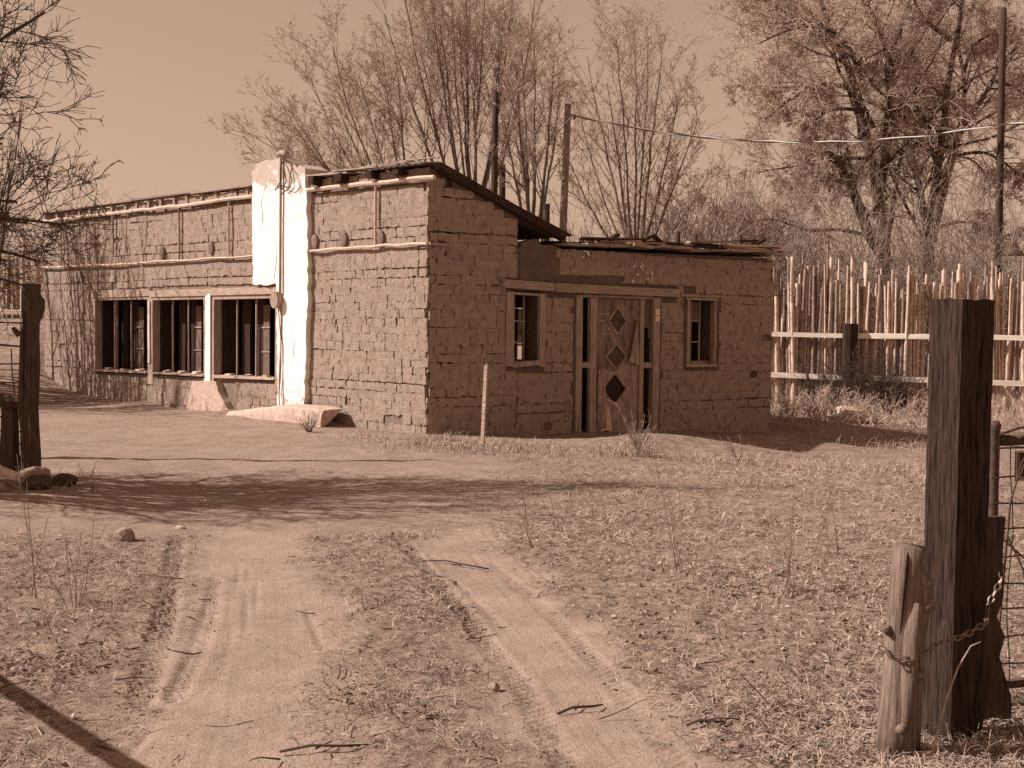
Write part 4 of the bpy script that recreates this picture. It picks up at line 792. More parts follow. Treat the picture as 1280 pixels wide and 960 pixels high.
BB_ = lambda x: gxy(x, 34.0)
coyote('stake_fence', -17, -10.6, 34.0, 'distant fence of dark stakes behind the far end of the long wall', .16, lambda x: 1.75, BB_, [(-17, -11.2, 1.95, 1.90, 'rail'), (-11.1, -10.3, 1.92, 1.90, 'rail')], [(-12.35, .14, .7), (-11.15, .12, 1.9)])

# ------------------------------------------------------------------ utility poles and the wire
def pole(p, q, r0, r1, m, label, grp=None, name='utility_pole'):
    e = empty(name, p, label, 'pole', grp); V, Fc = rough_tube([np.array(p)+(np.array(q)-np.array(p))*t for t in np.linspace(0, 1, 6)], np.linspace(r0, r1, 6), 10, .03, True); obj('shaft', V, Fc, M[m], e, True); return e
def foot(u, v, y): p = at(u, v, y); p[2] = gxy(p[0], p[1]); return p
T = at(1254, 10, 34); P1 = pole(np.array([T[0]+.03, 34, gxy(T[0], 34)]), T, .115, .085, 'pole', 'tall dark utility pole rising behind the stake fence at the right')
T2 = at(710, 130, 36); b2 = at(697, 420, 36); b2[2] = gxy(b2[0], 36); P2 = pole(b2, T2, .12, .085, 'pole_pale', 'leaning weathered pole that carries the white wire behind the roof')
V, Fc = rough_tube([T2+np.array(p) for p in ((0, 0, -.45), (.12, -.05, -.28), (.2, -.05, -.32), (.16, -.05, -.42))], .035, 6); obj('wire_hook', V, Fc, M['steel'], P2, True)
T3 = at(620, 85, 33); b3 = at(615, 420, 33); b3[2] = gxy(b3[0], 33); pole(b3, T3, .105, .075, 'pole', 'dark pole half hidden by the bare trees behind the roof')
for u, v, y, r, lab in ((628, 205, 37, .10, 'short cut off post among bare stems behind the tall roof'), (682, 255, 33, .12, 'short stub post just above the roof valley'), (847, 289, 31, .075, 'left one of two short posts over the low roof'), (869, 292, 31, .065, 'right one of two short posts over the low roof'), (925, 293, 31, .05, 'thin tilted post over the right end of the low roof')):
    T_ = at(u, v, y); p = T_.copy(); p[2] = gxy(p[0], y); p[0] += (.3 if u == 925 else 0); pole(p, T_, r, r*.9, 'pole', lab, None, 'wooden_post')
A_ = T2+np.array([.1, -.05, -.3]); Bp = at(1254, 155, 33.8); n = 160; t = np.linspace(0, 1, n); E_ = Bp+(Bp-A_)*.6+np.array([0, 0, 1.2])
line = A_[None]+(Bp-A_)[None]*t[:, None]; line[:, 2] -= 1.18*4*t*(1-t)*.5
t2 = np.linspace(0.01, 1, 60); line2 = Bp[None]+(E_-Bp)[None]*t2[:, None]; line2[:, 2] -= .5*4*t2*(1-t2)*.5; line = np.concatenate([line, line2])
cb = empty('overhead_cable', A_, 'white and dark twisted cable sagging between the leaning pole and the tall dark pole', 'cable')
s_ = np.concatenate([[0], np.cumsum(np.linalg.norm(np.diff(line, axis=0), axis=1))])
for k, (m, ph, r) in enumerate((('cable_w', 0, .019), ('cable_d', math.pi, .015))):
    off = np.stack([np.zeros(len(s_)), .016*np.cos(s_*2*math.pi/1.6+ph), .016*np.sin(s_*2*math.pi/1.6+ph)], 1); V, Fc = rough_tube(line+off, r, 5); obj('strand', V, Fc, M[m], cb, True)
lm = at(1268, 312, 33.0); le = empty('lamp', lm, 'dark cone lamp shade hanging beside the tall dark pole at the right edge', 'lamp')
V = [lm+np.array([r*math.cos(a_), r*math.sin(a_), z]) for z, r in ((-.14, .26), (-.08, .2), (.14, .05), (.2, .05)) for a_ in np.arange(12)/12*6.283]
Fc = [(k*12+i, k*12+(i+1) % 12, (k+1)*12+(i+1) % 12, (k+1)*12+i) for k in range(3) for i in range(12)]+[tuple(range(36, 48))]; obj('lamp_shade', V, Fc, M['steel'], le)
V, Fc = rough_tube([lm+np.array([0, 0, .19]), lm+np.array([0, .3, .4]), np.array([T[0], 33.9, lm[2]+.35])], .025, 6); obj('lamp_arm', V, Fc, M['steel'], le)
V, Fc = rough_tube([lm+np.array([0, 0, -.16]), lm+np.array([0, 0, -.05])], [.05, .04], 8); obj('bulb', V, Fc, M['white'], le)

# ------------------------------------------------------------------ bare trees
def rot_about(v, ax, ang):
    c_, s_ = np.cos(ang)[:, None], np.sin(ang)[:, None]; return v*c_+np.cross(ax, v)*s_+ax*(np.sum(ax*v, 1)[:, None])*(1-c_)
def unit(v): return v/(np.linalg.norm(v, axis=-1, keepdims=True)+1e-9)
def grow(P0, D0, L_, R0, K, wander, trop, rtip, g):
    N = len(P0); P = np.empty((N, K+1, 3)); P[:, 0] = P0; d = unit(D0); Dd = np.empty((N, K+1, 3)); Dd[:, 0] = d
    for k in range(K):
        d = unit(d+g.normal(0, wander, (N, 3))+np.array([0, 0, trop])); P[:, k+1] = P[:, k]+d*(L_/K)[:, None]; Dd[:, k+1] = d
    Rr = R0[:, None]*np.linspace(1, rtip, K+1)[None]; return P, Dd, Rr
def sprout(P, Dd, Rr, L_, m, t0, ang, lratio, rratio, g, rmin=.004, tpow=1.0, up=0.0):
    N, K1, _ = P.shape; t = t0+(1-t0)*g.random((N, m))**tpow*.98; f = t*(K1-1); i = np.minimum(f.astype(int), K1-2); fr = (f-i)[..., None]
    ar = np.arange(N)[:, None]; pos = P[ar, i]*(1-fr)+P[ar, i+1]*fr; dr_ = unit(Dd[ar, i]*(1-fr)+Dd[ar, i+1]*fr); rr = Rr[ar, i]*(1-fr[..., 0])+Rr[ar, i+1]*fr[..., 0]
    pos = pos.reshape(-1, 3); dr_ = dr_.reshape(-1, 3); ax = unit(np.cross(dr_, g.normal(0, 1, dr_.shape)))
    nd = rot_about(dr_, ax, R(ang)*(1+g.normal(0, .25, len(ax)))); nd[:, 2] += up
    Ln = (L_[:, None]*lratio*(1.15-.6*t)).reshape(-1)*g.uniform(.6, 1.3, len(ax)); return pos, unit(nd), Ln, np.maximum(rr.reshape(-1)*rratio, rmin)
def limb_np(pts, r0, r1, n=14):
    pts = np.array(pts, float); s = np.concatenate([[0], np.cumsum(np.linalg.norm(np.diff(pts, axis=0), axis=1))]); q = np.linspace(0, s[-1], n)
    P = np.stack([np.interp(q, s, pts[:, k]) for k in range(3)], 1); P[1:-1] = (P[:-2]+2*P[1:-1]+P[2:])/4
    return P, np.linspace(r0, r1, n), s[-1]
def buds(P, D, size, per, g):
    N = len(P); base = np.repeat(P[:, -1], per, 0)-np.repeat(P[:, -1]-P[:, 1], per, 0)*g.random((N*per, 1)); n = len(base)
    a_ = unit(g.normal(0, 1, (n, 3))+np.array([0, 0, -.2]))*(size*g.uniform(.5, 1.3, n))[:, None]; b_ = unit(np.cross(a_, g.normal(0, 1, (n, 3))))*(size*.32*g.uniform(.6, 1.2, n))[:, None]
    V = np.stack([base, base+a_*.5+b_, base+a_, base+a_*.5-b_], 1).reshape(-1, 3); return V, np.arange(n*4).reshape(-1, 4)
def tree(name, base, limbs, label, cfg, seed, grp=None, extra=None):
    """limbs: (points, r0, r1); cfg: list of levels (count, t0, angle, length ratio, radius ratio, segments, wander, tropism, sides)"""
    g = np.random.default_rng(seed); root = empty(name, base, label, 'tree', grp); n = 14
    LP = [limb_np(*l, n=n) for l in limbs]; P = np.stack([l[0] for l in LP]); Rr = np.stack([l[1] for l in LP]); Ls = np.array([l[2] for l in LP])
    P[:, 1:] += np.cumsum(g.normal(0, .012, P[:, 1:].shape), 1)*Ls[:, None, None]*.25; Dd = unit(np.gradient(P, axis=1))
    v, q = tubes_np(P, Rr*(1+g.normal(0, .05, Rr.shape)), 8); obj('trunk', v, q, cfg['bark'], root, True)
    parts = []; bparts = []
    cur = (P, Dd, Rr, Ls)
    for li, (m, t0, ang, lr, rr_, K, wa, tr, sd) in enumerate(cfg['levels']):
        pos, nd, Ln, r0 = sprout(*cur, m, t0, ang, lr, rr_, g, cfg['rmin'], cfg.get('tpow', 1), cfg.get('up', 0)); Ln = np.minimum(Ln, cfg.get('lmax', [9, 9, 9, 9])[li])
        P2_, D2_, R2_ = grow(pos, nd, Ln, r0, K, wa, tr, .35, g); parts.append(tubes_np(P2_, np.maximum(R2_, cfg['rmin']*.7), sd)); cur = (P2_, D2_, R2_, Ln)
    if len(parts) > 1: v, q = join_np(parts[:1]); tag(obj('branches', v, q, cfg['bark'], root, True), kind='stuff'); parts = parts[1:]
    v, q = join_np(parts); obj('crown', v, q, cfg['twig'], root)
    if cfg.get('bud'):
        v, q = buds(cur[0], cur[1], cfg['bud'], cfg.get('per', 2), g); obj('buds', v, q, M['bud'], root)
    return root
def L3(pts, y, g):
    """limb through photo positions; its distance drifts so that the tree is as deep as it is wide"""
    dy = g.uniform(-1, 1); return [at(u, v, y+dy*i*1.1/max(1, len(pts)-1)*3) for i, (u, v) in enumerate(pts)]
# the big cottonwoods beyond the fence
g3 = np.random.default_rng(77)
def mk(y, lst): return [(L3(p, y, g3), r0, r1) for p, r0, r1 in lst]
cotton = dict(bark=M['bark_dark'], twig=M['twig_pale'], rmin=.0075, bud=.045, per=1, tpow=.9, lmax=[4.2, 2.2, 1.25, .9], levels=[(15, .26, 48, .44, .40, 7, .16, .03, 5), (9, .12, 45, .5, .5, 5, .2, -.02, 4), (7, .1, 42, .6, .55, 4, .22, -.06, 3), (3, .15, 38, .7, .7, 3, .24, -.08, 3)])
Y3 = 41
l1 = mk(Y3, [([(1105, 420), (1110, 330), (1102, 240), (1090, 170), (1075, 95), (1055, 50), (1030, -10), (1010, -60)], .24, .06), ([(1102, 240), (1110, 180), (1112, 110), (1118, 60), (1135, 10), (1150, -50)], .15, .05), ([(1110, 330), (1085, 290), (1068, 240), (1050, 200), (1036, 192)], .20, .11),
              ([(1092, 160), (1075, 120), (1050, 105), (1020, 108), (985, 125), (955, 150)], .09, .02), ([(1078, 100), (1062, 60), (1040, 40), (1005, 32), (975, 40), (950, 55)], .09, .02), ([(1085, 140), (1060, 135), (1030, 140), (1000, 170)], .07, .02), ([(1050, 205), (1030, 200), (1018, 215), (1008, 250)], .06, .02), ([(1112, 110), (1105, 60), (1090, 20), (1060, -30)], .09, .03),
              ([(1085, 295), (1050, 285), (1010, 290), (960, 270), (925, 280)], .07, .02), ([(1060, 105), (1020, 110), (970, 112), (915, 110)], .06, .015), ([(1108, 300), (1120, 240), (1128, 180), (1140, 130)], .09, .03), ([(1050, 60), (1000, 30), (950, -5), (905, -20)], .08, .02), ([(1095, 200), (1060, 195), (1000, 205), (945, 215)], .06, .015)])
bt = at(1105, 425, Y3); bt[2] = gxy(bt[0], bt[1]); tree('cottonwood', bt, l1, 'big bare cottonwood with arching limbs over the left part of the stake fence', cotton, 31, 'bare trees behind the house and fence')
l2 = mk(Y3+1, [([(1158, 420), (1157, 290), (1160, 250), (1172, 180), (1180, 110), (1188, 40), (1200, -30)], .20, .06), ([(1160, 290), (1148, 230), (1138, 180), (1135, 150)], .15, .06), ([(1165, 300), (1178, 240), (1192, 190), (1206, 150), (1205, 85), (1195, 50)], .17, .05), ([(1206, 150), (1230, 120), (1246, 85), (1270, 60), (1300, 20)], .11, .04), ([(1188, 50), (1160, 30), (1145, 10), (1130, -30)], .08, .03), ([(1135, 150), (1120, 110), (1125, 70), (1150, 30)], .09, .03),
                ([(1205, 90), (1215, 60), (1235, 45), (1262, 40)], .06, .02), ([(1170, 285), (1195, 278), (1225, 280), (1260, 300)], .06, .02), ([(1192, 195), (1230, 190), (1265, 210), (1300, 240)], .06, .02), ([(1178, 120), (1150, 90), (1120, 80), (1095, 75)], .06, .02), ([(1240, 100), (1270, 110), (1300, 130)], .06, .02), ([(1200, -10), (1230, -20), (1270, -30)], .06, .02)])
bt = at(1160, 425, Y3+1); bt[2] = gxy(bt[0], bt[1]); tree('cottonwood', bt, l2, 'bare cottonwood with steep forked trunks left of the tall dark pole', cotton, 32, 'bare trees behind the house and fence')
# upright poplars behind the roof
pop = dict(bark=M['bark'], twig=M['twig'], rmin=.0055, bud=.045, per=2, tpow=.7, up=.15, lmax=[3.2, 1.5, .8, .5], levels=[(14, .28, 38, .36, .42, 6, .10, .05, 4), (8, .2, 38, .5, .55, 4, .14, .03, 3), (5, .1, 36, .55, .7, 3, .15, .03, 3)])
popthin = dict(pop, levels=[(13, .28, 36, .34, .42, 6, .10, .05, 4), (7, .2, 38, .48, .55, 4, .14, .03, 3), (4, .1, 36, .55, .7, 3, .15, .03, 3)])
def fan(u0, v0, tips, y, r0, r1, seed, bow=.18):
    g = np.random.default_rng(seed); res = []
    for (u, v) in tips:
        m1 = (u0+(u-u0)*(.42+bow*.2), v0+(v-v0)*.38); m2 = (u0+(u-u0)*.78, v0+(v-v0)*.72); dy = g.uniform(-1.6, 1.6)
        res.append(([at(u0+g.uniform(-4, 4), v0, y), at(*m1, y+dy*.4), at(*m2, y+dy*.8), at(u, v, y+dy)], r0*g.uniform(.7, 1.1), r1))
    return res
def fb(u, y): p = at(u, 425, y); p[2] = gxy(p[0], p[1]); return p
tree('poplar', fb(520, 35), [([fb(520, 35), at(520, 330, 35)], .14, .12)]+fan(520, 330, [(330, 168), (355, 125), (385, 92), (415, 60), (445, 95), (470, 60), (500, 70), (375, 160), (540, 90), (420, 130), (345, 205), (395, 195)], 35, .045, .010, 1), 'bare tree leaning out left over the chimney and roof', pop, 41, 'bare trees behind the house and fence')
tree('poplar', fb(590, 36), [([fb(590, 36), at(590, 320, 36)], .16, .13)]+fan(590, 320, [(480, 20), (505, -25), (535, -30), (560, -40), (585, -30), (610, -35), (640, -20), (668, 0), (520, 60), (600, 40), (550, 30), (655, 60), (630, 30), (575, 10)], 36, .052, .011, 2), 'tallest bare tree, its crown cut by the top edge above the tall roof', pop, 42, 'bare trees behind the house and fence')
tree('poplar', fb(668, 34), [([fb(668, 34), at(668, 330, 34)], .14, .11)]+fan(668, 330, [(640, 90), (655, 70), (672, 60), (688, 75), (630, 150), (700, 120), (650, 120)], 34, .06, .012, 3), 'slim bare tree just left of the leaning pole', popthin, 43, 'bare trees behind the house and fence')
tree('poplar', fb(793, 37), [([fb(793, 37), at(793, 345, 37)], .16, .13)]+fan(793, 345, [(738, 70), (772, 45), (790, 25), (808, 45), (828, 75), (848, 115), (870, 155), (722, 130), (710, 195), (882, 220), (755, 105)], 37, .042, .010, 4), 'airy bare tree with a fan of stems above the low roof', popthin, 44, 'bare trees behind the house and fence')
tree('poplar', fb(845, 39), fan(845, 400, [(800, 265), (830, 250), (860, 255), (885, 260), (900, 270), (815, 280), (875, 290)], 39, .05, .012, 5), 'low spreading bare tree showing above the right end of the low roof', popthin, 45, 'bare trees behind the house and fence')
# old fruit tree at the left edge
gf = np.random.default_rng(5); fy = 12.6
fb_ = G(-7.5, 11.3)
fr = [([fb_, fb_+np.array([.05, 0, .9]), fb_+np.array([.2, -.1, 1.6])], .17, .13)]
o_ = fb_+np.array([.2, -.1, 1.6])
for tip, r0 in (((-4.45, 12.6, 2.1), .055), ((-4.2, 12.5, 2.35), .028), ((-4.55, 12.4, 2.6), .025), ((-4.55, 12.0, 3.1), .025), ((-4.7, 12.3, 2.0), .02), ((-4.5, 12.5, 4.45), .055), ((-4.95, 12.9, 3.7), .045), ((-4.5, 11.5, 2.4), .05), ((-4.7, 10.7, 2.7), .045), ((-4.6, 11.2, 3.2), .045), ((-5.0, 10.3, 2.2), .045), ((-4.9, 11.8, 4.0), .045), ((-4.5, 12.4, 4.6), .05), ((-4.9, 10.9, 3.5), .045), ((-4.6, 10.4, 3.9), .045), ((-5.2, 10.4, 3.0), .055), ((-6.4, 9.9, 3.0), .06), ((-8.6, 10.0, 2.8), .06), ((-9.8, 11.4, 2.6), .06), ((-9.0, 12.8, 3.0), .06), ((-6.6, 13.3, 2.6), .06), ((-5.8, 13.0, 3.3), .05), ((-5.0, 12.8, 4.9), .055), ((-6.3, 12.6, 5.1), .06), ((-4.7, 12.9, 2.5), .04), ((-4.9, 13.4, 1.9), .04)):
    tip = np.array(tip); mid = o_+(tip-o_)*.5+np.array([0, 0, .55 if tip[2] < 3.2 else .2]); fr.append(([o_, o_+(mid-o_)*.55+gf.normal(0, .08, 3), mid, tip], r0, .011))
fruit = dict(bark=M['fruit_twig'], twig=M['fruit_twig'], rmin=.0042, tpow=.75, up=.05, lmax=[1.1, .6, .35, .3], levels=[(11, .2, 45, .42, .45, 6, .22, .03, 5), (8, .12, 48, .5, .55, 5, .2, .02, 4), (4, .1, 45, .5, .7, 4, .2, .0, 3)])
tree('fruit_tree', fb_, fr, 'dark bare fruit tree whose twigs reach in from the left edge', fruit, 51)
T4 = np.array([-11.5, 15.0, 8.3]); pole(G(-11.5, 15.0), T4, .11, .08, 'pole', 'utility pole far left whose thin shadow crosses the dirt yard')
# a tall shrub far left: its stems shade the long wall
fs = G(-11.7, 26.0)
tree('bare_shrub', fs, [([fs+np.array([gs_[0]*.7, gs_[1]*.7, 0]), fs+np.array([gs_[0]*.8, gs_[1]*.8, gs_[2]*.5]), fs+np.array(gs_)], .04, .012) for gs_ in [(random.gauss(0, .8), random.gauss(0, 1.1), random.uniform(3.6, 6.8)) for _ in range(44)]], 'tall bare shrub left of the long sunlit wall', dict(fruit, rmin=.008, twig=M['twig'], levels=[(9, .2, 25, .35, .5, 5, .08, .06, 4), (5, .1, 28, .45, .6, 4, .1, .05, 3)]), 61)
# brush behind the fence
def brush(name, n, xr_, yr_, hr_, m, kind_lab, seed, twigs=5, r=.006, lean=.35):
    g = np.random.default_rng(seed); x = g.uniform(*xr_, n); y = g.uniform(*yr_, n); z = gz(x, y); h = g.uniform(*hr_, n)
    D = unit(np.stack([g.normal(0, lean, n), g.normal(0, lean, n), np.ones(n)], 1)); P, Dd, Rr = grow(np.stack([x, y, z], 1), D, h, np.full(n, r*1.6), 6, .10, .01, .4, g)
    pos, nd, Ln, r0 = sprout(P, Dd, Rr, h, twigs, .15, 40, .4, .7, g, r*.6); P2_, D2_, R2_ = grow(pos, nd, Ln, r0, 4, .15, .0, .5, g)
    pos, nd, Ln, r0 = sprout(P2_, D2_, R2_, Ln, 3, .2, 40, .45, .7, g, r*.5); P3_, D3_, R3_ = grow(pos, nd, Ln, r0, 3, .15, .0, .6, g)
    return join_np([tubes_np(P, Rr, 4), tubes_np(P2_, R2_, 3), tubes_np(P3_, R3_, 3)])
v, q = brush('thicket', 900, (2.5, 18), (32, 43), (2.6, 6.4), None, '', 71, 8, .011); tag(obj('thicket', v, q, M['thicket']), 'dense thicket of bare brush behind the stake fence', 'brush', None, 'stuff')
v, q = brush('thicket', 200, (-19, -9.5), (36, 44), (2.0, 4.0), None, '', 72, 7, .011); tag(obj('thicket', v, q, M['thicket']), 'bare brush behind the distant dark stakes', 'brush', None, 'stuff')
v, q = brush('brush', 420, (4.9, 11.5), (25.8, 28.6), (.2, .75), None, '', 73, 7, .006, .6); tag(obj('dry_brush', v, q, M['twig']), 'low dry brush along the foot of the stake fence', 'brush', None, 'stuff')
v, q = brush('bush', 150, (6.7, 8.5), (28.4, 29.4), (.6, 1.5), None, '', 74, 8, .006, .45); tag(obj('dead_bush', v, q, M['fruit_twig'], None, False, G(7.7, 28.7)), 'dark dead bush growing round the stout post of the stake fence', 'bush')

# ------------------------------------------------------------------ grass, litter, weeds
def blades(P, L_, wd, lie, g, m, name, label, tint=None):
    n = len(P); az = g.uniform(0, 2*math.pi, n); el = np.abs(g.normal(lie, .35, n)); H_ = np.stack([np.cos(az), np.sin(az)], 1)
    d0 = np.concatenate([H_*np.cos(el)[:, None], np.sin(el)[:, None]], 1); d1 = unit(d0+np.array([0, 0, -.5])+np.concatenate([H_*.3, np.zeros((n, 1))], 1))
    s = np.stack([-np.sin(az), np.cos(az), g.normal(0, .6, n)], 1); s = unit(s)*(wd/2)[:, None]
    a_ = P; b_ = P+d0*(L_*.55)[:, None]; c_ = b_+d1*(L_*.45)[:, None]
    V = np.stack([a_-s, a_+s, b_+s*.8, b_-s*.8, c_+s*.15, c_-s*.15], 1).reshape(-1, 3); i = np.arange(n)*6
    Q = np.concatenate([np.stack([i, i+1, i+2, i+3], 1), np.stack([i+3, i+2, i+4, i+5], 1)]); return tag(obj(name, V, Q, m), label, name.replace('_', ' '), None, 'stuff')
def vis(x, y, m=.06): return np.abs(x) < y*(640/F)*(1+m)+.3
def scatter(n, y0, y1, dens, g, p=1.0):
    """points in view, denser near the camera"""
    u = g.random(n*3); y = (y0**-p+(y1**-p-y0**-p)*u)**(-1/p); x = g.uniform(-1, 1, n*3)*(y*.41+.3); k = g.random(n*3) < dens(x, y); x, y = x[k][:n], y[k][:n]
    return np.stack([x, y, gz(x, y)+small(x, y)], 1)
def veg(x, y):
    d = 1-drive(x, y); hx = .35+.65*sst(-.25, .35, fbm(x, y, 1.1, 21, 3)); wall_ = (x-CO[0])*NR[0]+(y-CO[1])*NR[1]; wl_ = (x-CO[0])*NL[0]+(y-CO[1])*NL[1]
    inside = (wall_ < .05) & (wl_ < .05); apron = np.exp(-((wall_-1.6)/1.0)**2)*((x-CO[0])*DR[0]+(y-CO[1])*DR[1] > 1)*.75
    bare = sst(5.4, 4.5, y)*sst(1.3, .6, x)*.6
    return np.clip(d*hx*(1-apron)*(1-bare), 0, 1)*(~inside)
gg = np.random.default_rng(91)
field = lambda x, y: veg(x, y)*(.35+.65*sst(.2, 1.2, x))
P = scatter(42000, 4.0, 15, field, gg, .8); n = len(P); blades(P, gg.uniform(.025, .085, n), gg.uniform(.002, .005, n), .25, gg, M['grass'], 'dry_grass', 'flattened dry grass over the yard')
P = scatter(13000, 9, 30, lambda x, y: veg(x, y)*np.where(x < -1.2, .25, 1), gg, .7); n = len(P); blades(P, gg.uniform(.03, .10, n), gg.uniform(.004, .008, n), .5, gg, M['grass'], 'dry_grass', 'taller dry grass in front of the house')
P = scatter(18000, 4.0, 17, veg, gg, .8); n = len(P); blades(P, gg.uniform(.02, .08, n), gg.uniform(.003, .007, n), .12, gg, M['grass_dark'], 'dead_stems', 'matted dark stems lying on the soil')
patch = lambda x, y: veg(x, y)*np.clip(np.exp(-((x-1.5)/.75)**2-((y-6.9)/1.3)**2)+.9*np.exp(-((x+2.2)/.6)**2-((y-5.7)/.7)**2)+.10+.25*np.exp(-((x-2)/1.2)**2-((y-9.5)/1.8)**2), 0, 1)
P = scatter(9000, 4.0, 13, patch, gg, .8); n = len(P)
az = unit(gg.normal(0, 1, (n, 3))*np.array([1, 1, .45])); bz = unit(np.cross(az, gg.normal(0, 1, (n, 3))*np.array([.5, .5, 1]))); Lf = gg.uniform(.008, .022, n)[:, None]
c_ = P+np.array([0, 0, .010]); V = np.stack([c_-az*Lf, c_+bz*Lf*.5, c_+az*Lf, c_-bz*Lf*.5+np.array([0, 0, .006])], 1).reshape(-1, 3); tag(obj('leaf_litter', V, np.arange(n*4).reshape(-1, 4), M['leaf']), 'dead curled leaves scattered on the soil', 'leaf litter', None, 'stuff')
P = np.concatenate([scatter(9000, 4.0, 14, lambda x, y: .25+.75*veg(x, y), gg, .9), scatter(1300, 12, 22, lambda x, y: np.where(x < 0, .3+.7*sst(14.5, 17, y+x*.3), .3), gg, .5)]); n = len(P); r = (gg.uniform(.0025, .0085, n)*np.clip(P[:, 1]/8, 1, 2.0))[:, None, None]
oc = np.array([[1, 0, 0], [0, 1, 0], [-1, 0, 0], [0, -1, 0], [0, 0, .8], [0, 0, -.5]]); V = (P[:, None]+oc[None]*r*gg.uniform(.6, 1.3, (n, 6, 1))).reshape(-1, 3)
tri = np.array([[0, 1, 4], [1, 2, 4], [2, 3, 4], [3, 0, 4]]); Q = (np.arange(n)[:, None, None]*6+tri[None]).reshape(-1, 3); tag(obj('gravel', V, Q, M['stone']), 'small clods and gravel strewn over the dirt', 'gravel', None, 'stuff')
P = scatter(300, 4.0, 14, lambda x, y: .15+.85*veg(x, y), gg, .9); n = len(P); az_ = gg.uniform(0, 6.28, n); P_, D_, R_ = grow(P+np.array([0, 0, .008]), np.stack([np.cos(az_), np.sin(az_), np.full(n, .06)], 1), gg.uniform(.05, .2, n), gg.uniform(.0018, .0042, n), 5, .16, -.02, .5, gg)
v, q = tubes_np(P_, R_, 4); tag(obj('fallen_twigs', v, q, M['fruit_twig']), 'broken twigs lying about the track and yard', 'twigs', None, 'stuff')
# tufts
tl = []
for x, y, r, n, h in ((-.75, 16.6, .9, 500, .22), (-.2, 17.3, .8, 500, .25), (.4, 16.9, .7, 300, .2), (1.55, 16.9, .45, 260, .42), (2.3, 16.6, .8, 300, .2), (3.2, 16.3, .9, 400, .22), (5.6, 22.6, 1.0, 700, .35), (6.8, 23.4, 1.2, 800, .35), (7.6, 24.8, 1.2, 700, .3), (5.2, 24.6, .6, 400, .35), (6.2, 21.2, 1.2, 600, .3), (4.4, 16.4, 1.0, 500, .25), (5.3, 17.2, .9, 400, .25), (-.51, 5.08, .10, 120, .05), (.75, 5.65, .2, 200, .06), (1.05, 5.3, .2, 240, .06), (1.2, 4.52, .12, 160, .06), (-2.15, 6.6, .3, 260, .10), (-.2, 5.5, .22, 160, .05), (1.55, 4.45, .22, 260, .10), (1.75, 4.5, .2, 260, .12), (-1.9, 17.8, .6, 240, .18), (-.9, 18.6, .35, 160, .2), (-4.0, 11.6, .4, 200, .15), (-.55, 9.0, .35, 260, .07), (-.35, 8.6, .3, 260, .07), (.95, 8.7, .4, 300, .10), (1.6, 7.3, .4, 300, .10)):
    a_ = gg.normal(0, r*.5, (n, 2)); px_, py_ = x+a_[:, 0], y+a_[:, 1]; k = 1-drive(px_, py_) > .3 if y < 10 and x < .2 else np.ones(n, bool); px_, py_ = px_[k], py_[k]; tl.append((np.stack([px_, py_, gz(px_, py_)], 1), gg.uniform(.4, 1.1, len(px_))*h))
P = np.concatenate([a_ for a_, b_ in tl]); Lb = np.concatenate([b_ for a_, b_ in tl]); n = len(P); blades(P, Lb, np.where(P[:, 1] > 10, .006, .003)*gg.uniform(.6, 1.3, n), .75, gg, M['grass'], 'grass_tufts', 'clumps of tall dry grass')
def weed(x, y, h, n, label, seed, r=.004, sp=.25, grp='dry weeds standing in the yard'):
    g = np.random.default_rng(seed); b_ = G(x, y); e = empty('dry_weed', b_, label, 'weed', grp)
    D = unit(np.stack([g.normal(0, sp, n), g.normal(0, sp, n), np.ones(n)], 1)); Lw_ = h*g.uniform(.55, 1.05, n); P, Dd, Rr = grow(np.tile(b_, (n, 1))+g.normal(0, .02, (n, 3))*np.array([1, 1, 0]), D, Lw_, np.full(n, r), 7, .07, .02, .4, g)
    pos, nd, Ln, r0 = sprout(P, Dd, Rr, Lw_, 5, .3, 35, .28, .7, g, r*.4); P2_, D2_, R2_ = grow(pos, nd, Ln, r0, 3, .12, .03, .5, g); v, q = tubes_np(P, Rr, 4); obj('stem', v, q, M['grass_dark'], e); v, q = tubes_np(P2_, R2_, 3); tag(obj('side_shoots', v, q, M['grass'], e), kind='stuff')
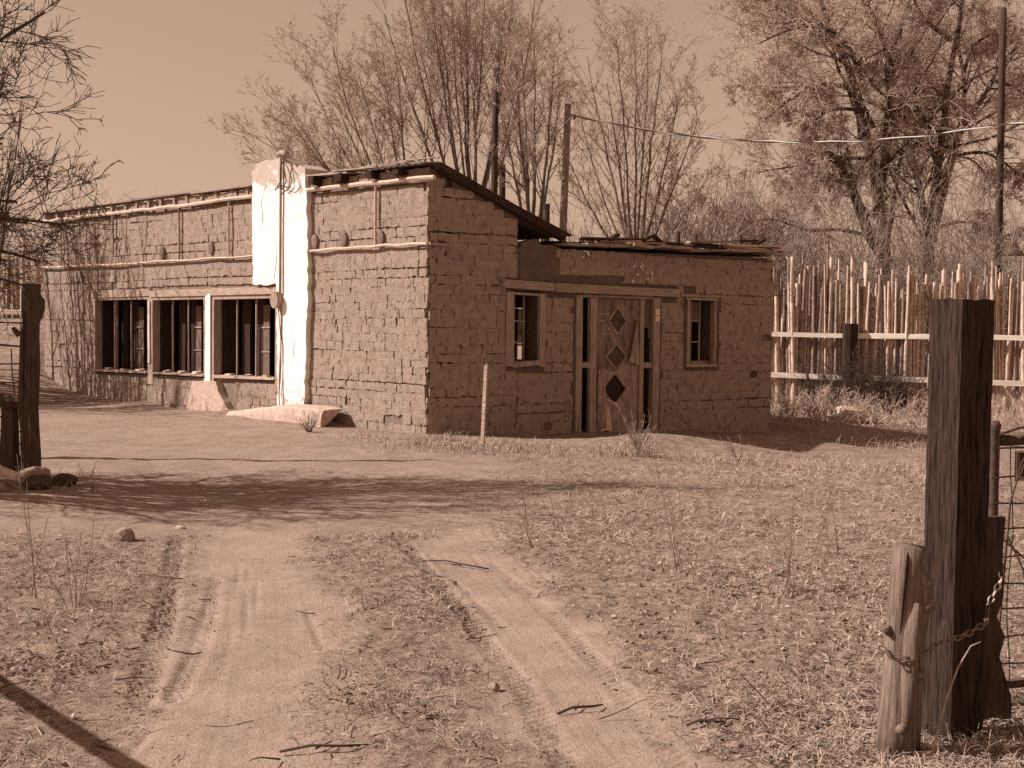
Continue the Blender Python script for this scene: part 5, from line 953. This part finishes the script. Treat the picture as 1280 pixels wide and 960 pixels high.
weed(-2.48, 6.9, .75, 3, 'tall thin dry weed left of the track', 1, .0035, .08); weed(-2.2, 6.7, .5, 6, 'bushy dry weed beside the left track edge', 2, .003, .25); weed(1.0, 7.9, .8, 5, 'tall dry weed in the middle of the right field', 3, .003, .12); weed(1.55, 7.3, .6, 6, 'leggy dry weed nearest the log in the right field', 4, .003, .2); weed(2.1, 8.6, .75, 3, 'single straight dry weed in the far right of the field', 5, .003, .08); weed(.35, 9.6, .5, 5, 'dry weed between the right track and the mud apron', 6, .003, .2)
weed(1.62, 17.0, .75, 12, 'pale spiky weed in front of the old door', 7, .008, .5); weed(2.9, 16.9, .4, 8, 'small pale weed on the mud apron right of the door', 8, .007, .5); weed(-3.6, 11.4, .32, 4, 'forked pale stalks right of the left gate post', 9, .004, .3); weed(.15, 8.8, .45, 4, 'low dry weed at the edge of the right track', 10, .003, .3); weed(-2.95, 19.3, .4, 30, 'round dry weed at the left end of the concrete step', 11, .005, .7)
sb_ = G(1.42, 4.42); sk_ = empty('bent_stalk', sb_, 'single bent pale stalk leaning before the gate post', 'stalk', None)
V, Fc = rough_tube([sb_+np.array(p) for p in ((0, 0, 0), (.02, 0, .08), (.05, 0, .2), (.085, 0, .3), (.125, 0, .37), (.16, 0, .385))], [.004, .004, .0035, .003, .0025, .0015], 5); obj('stem', V, Fc, M['grass'], sk_, True)
for x, y, a_, L_, lab in ((.28, 5.0, .5, .22, 'forked twig lying in the right wheel track'), (-.62, 4.45, .2, .3, 'dark stick among dry straws at the bottom edge'), (-.33, 8.2, 2.5, .5, 'dark bent stick on the grassy strip between the tracks'), (.72, 4.78, .15, .16, 'short dark twig on the right shoulder of the track')):
    p = G(x, y)+np.array([0, 0, .012]); d = np.array([math.cos(a_), math.sin(a_), 0]); nrm = np.array([-d[1], d[0], 0]); e = empty('fallen_stick', p, lab, 'stick')
    V, Fc = rough_tube([p-d*L_*.5, p-d*L_*.15+nrm*.02+np.array([0, 0, .01]), p+d*L_*.2-nrm*.01+np.array([0, 0, .012]), p+d*L_*.5+nrm*.03], [.005, .0055, .005, .003], 6, .1); obj('stem', V, Fc, M['fruit_twig'], e, True)
    V, Fc = rough_tube([p-d*L_*.1+nrm*.015, p+d*L_*.1+nrm*.06+np.array([0, 0, .01])], [.004, .002], 5, .1); obj('side_twig', V, Fc, M['fruit_twig'], e, True)
# earth banks that hold the horizon behind the fences
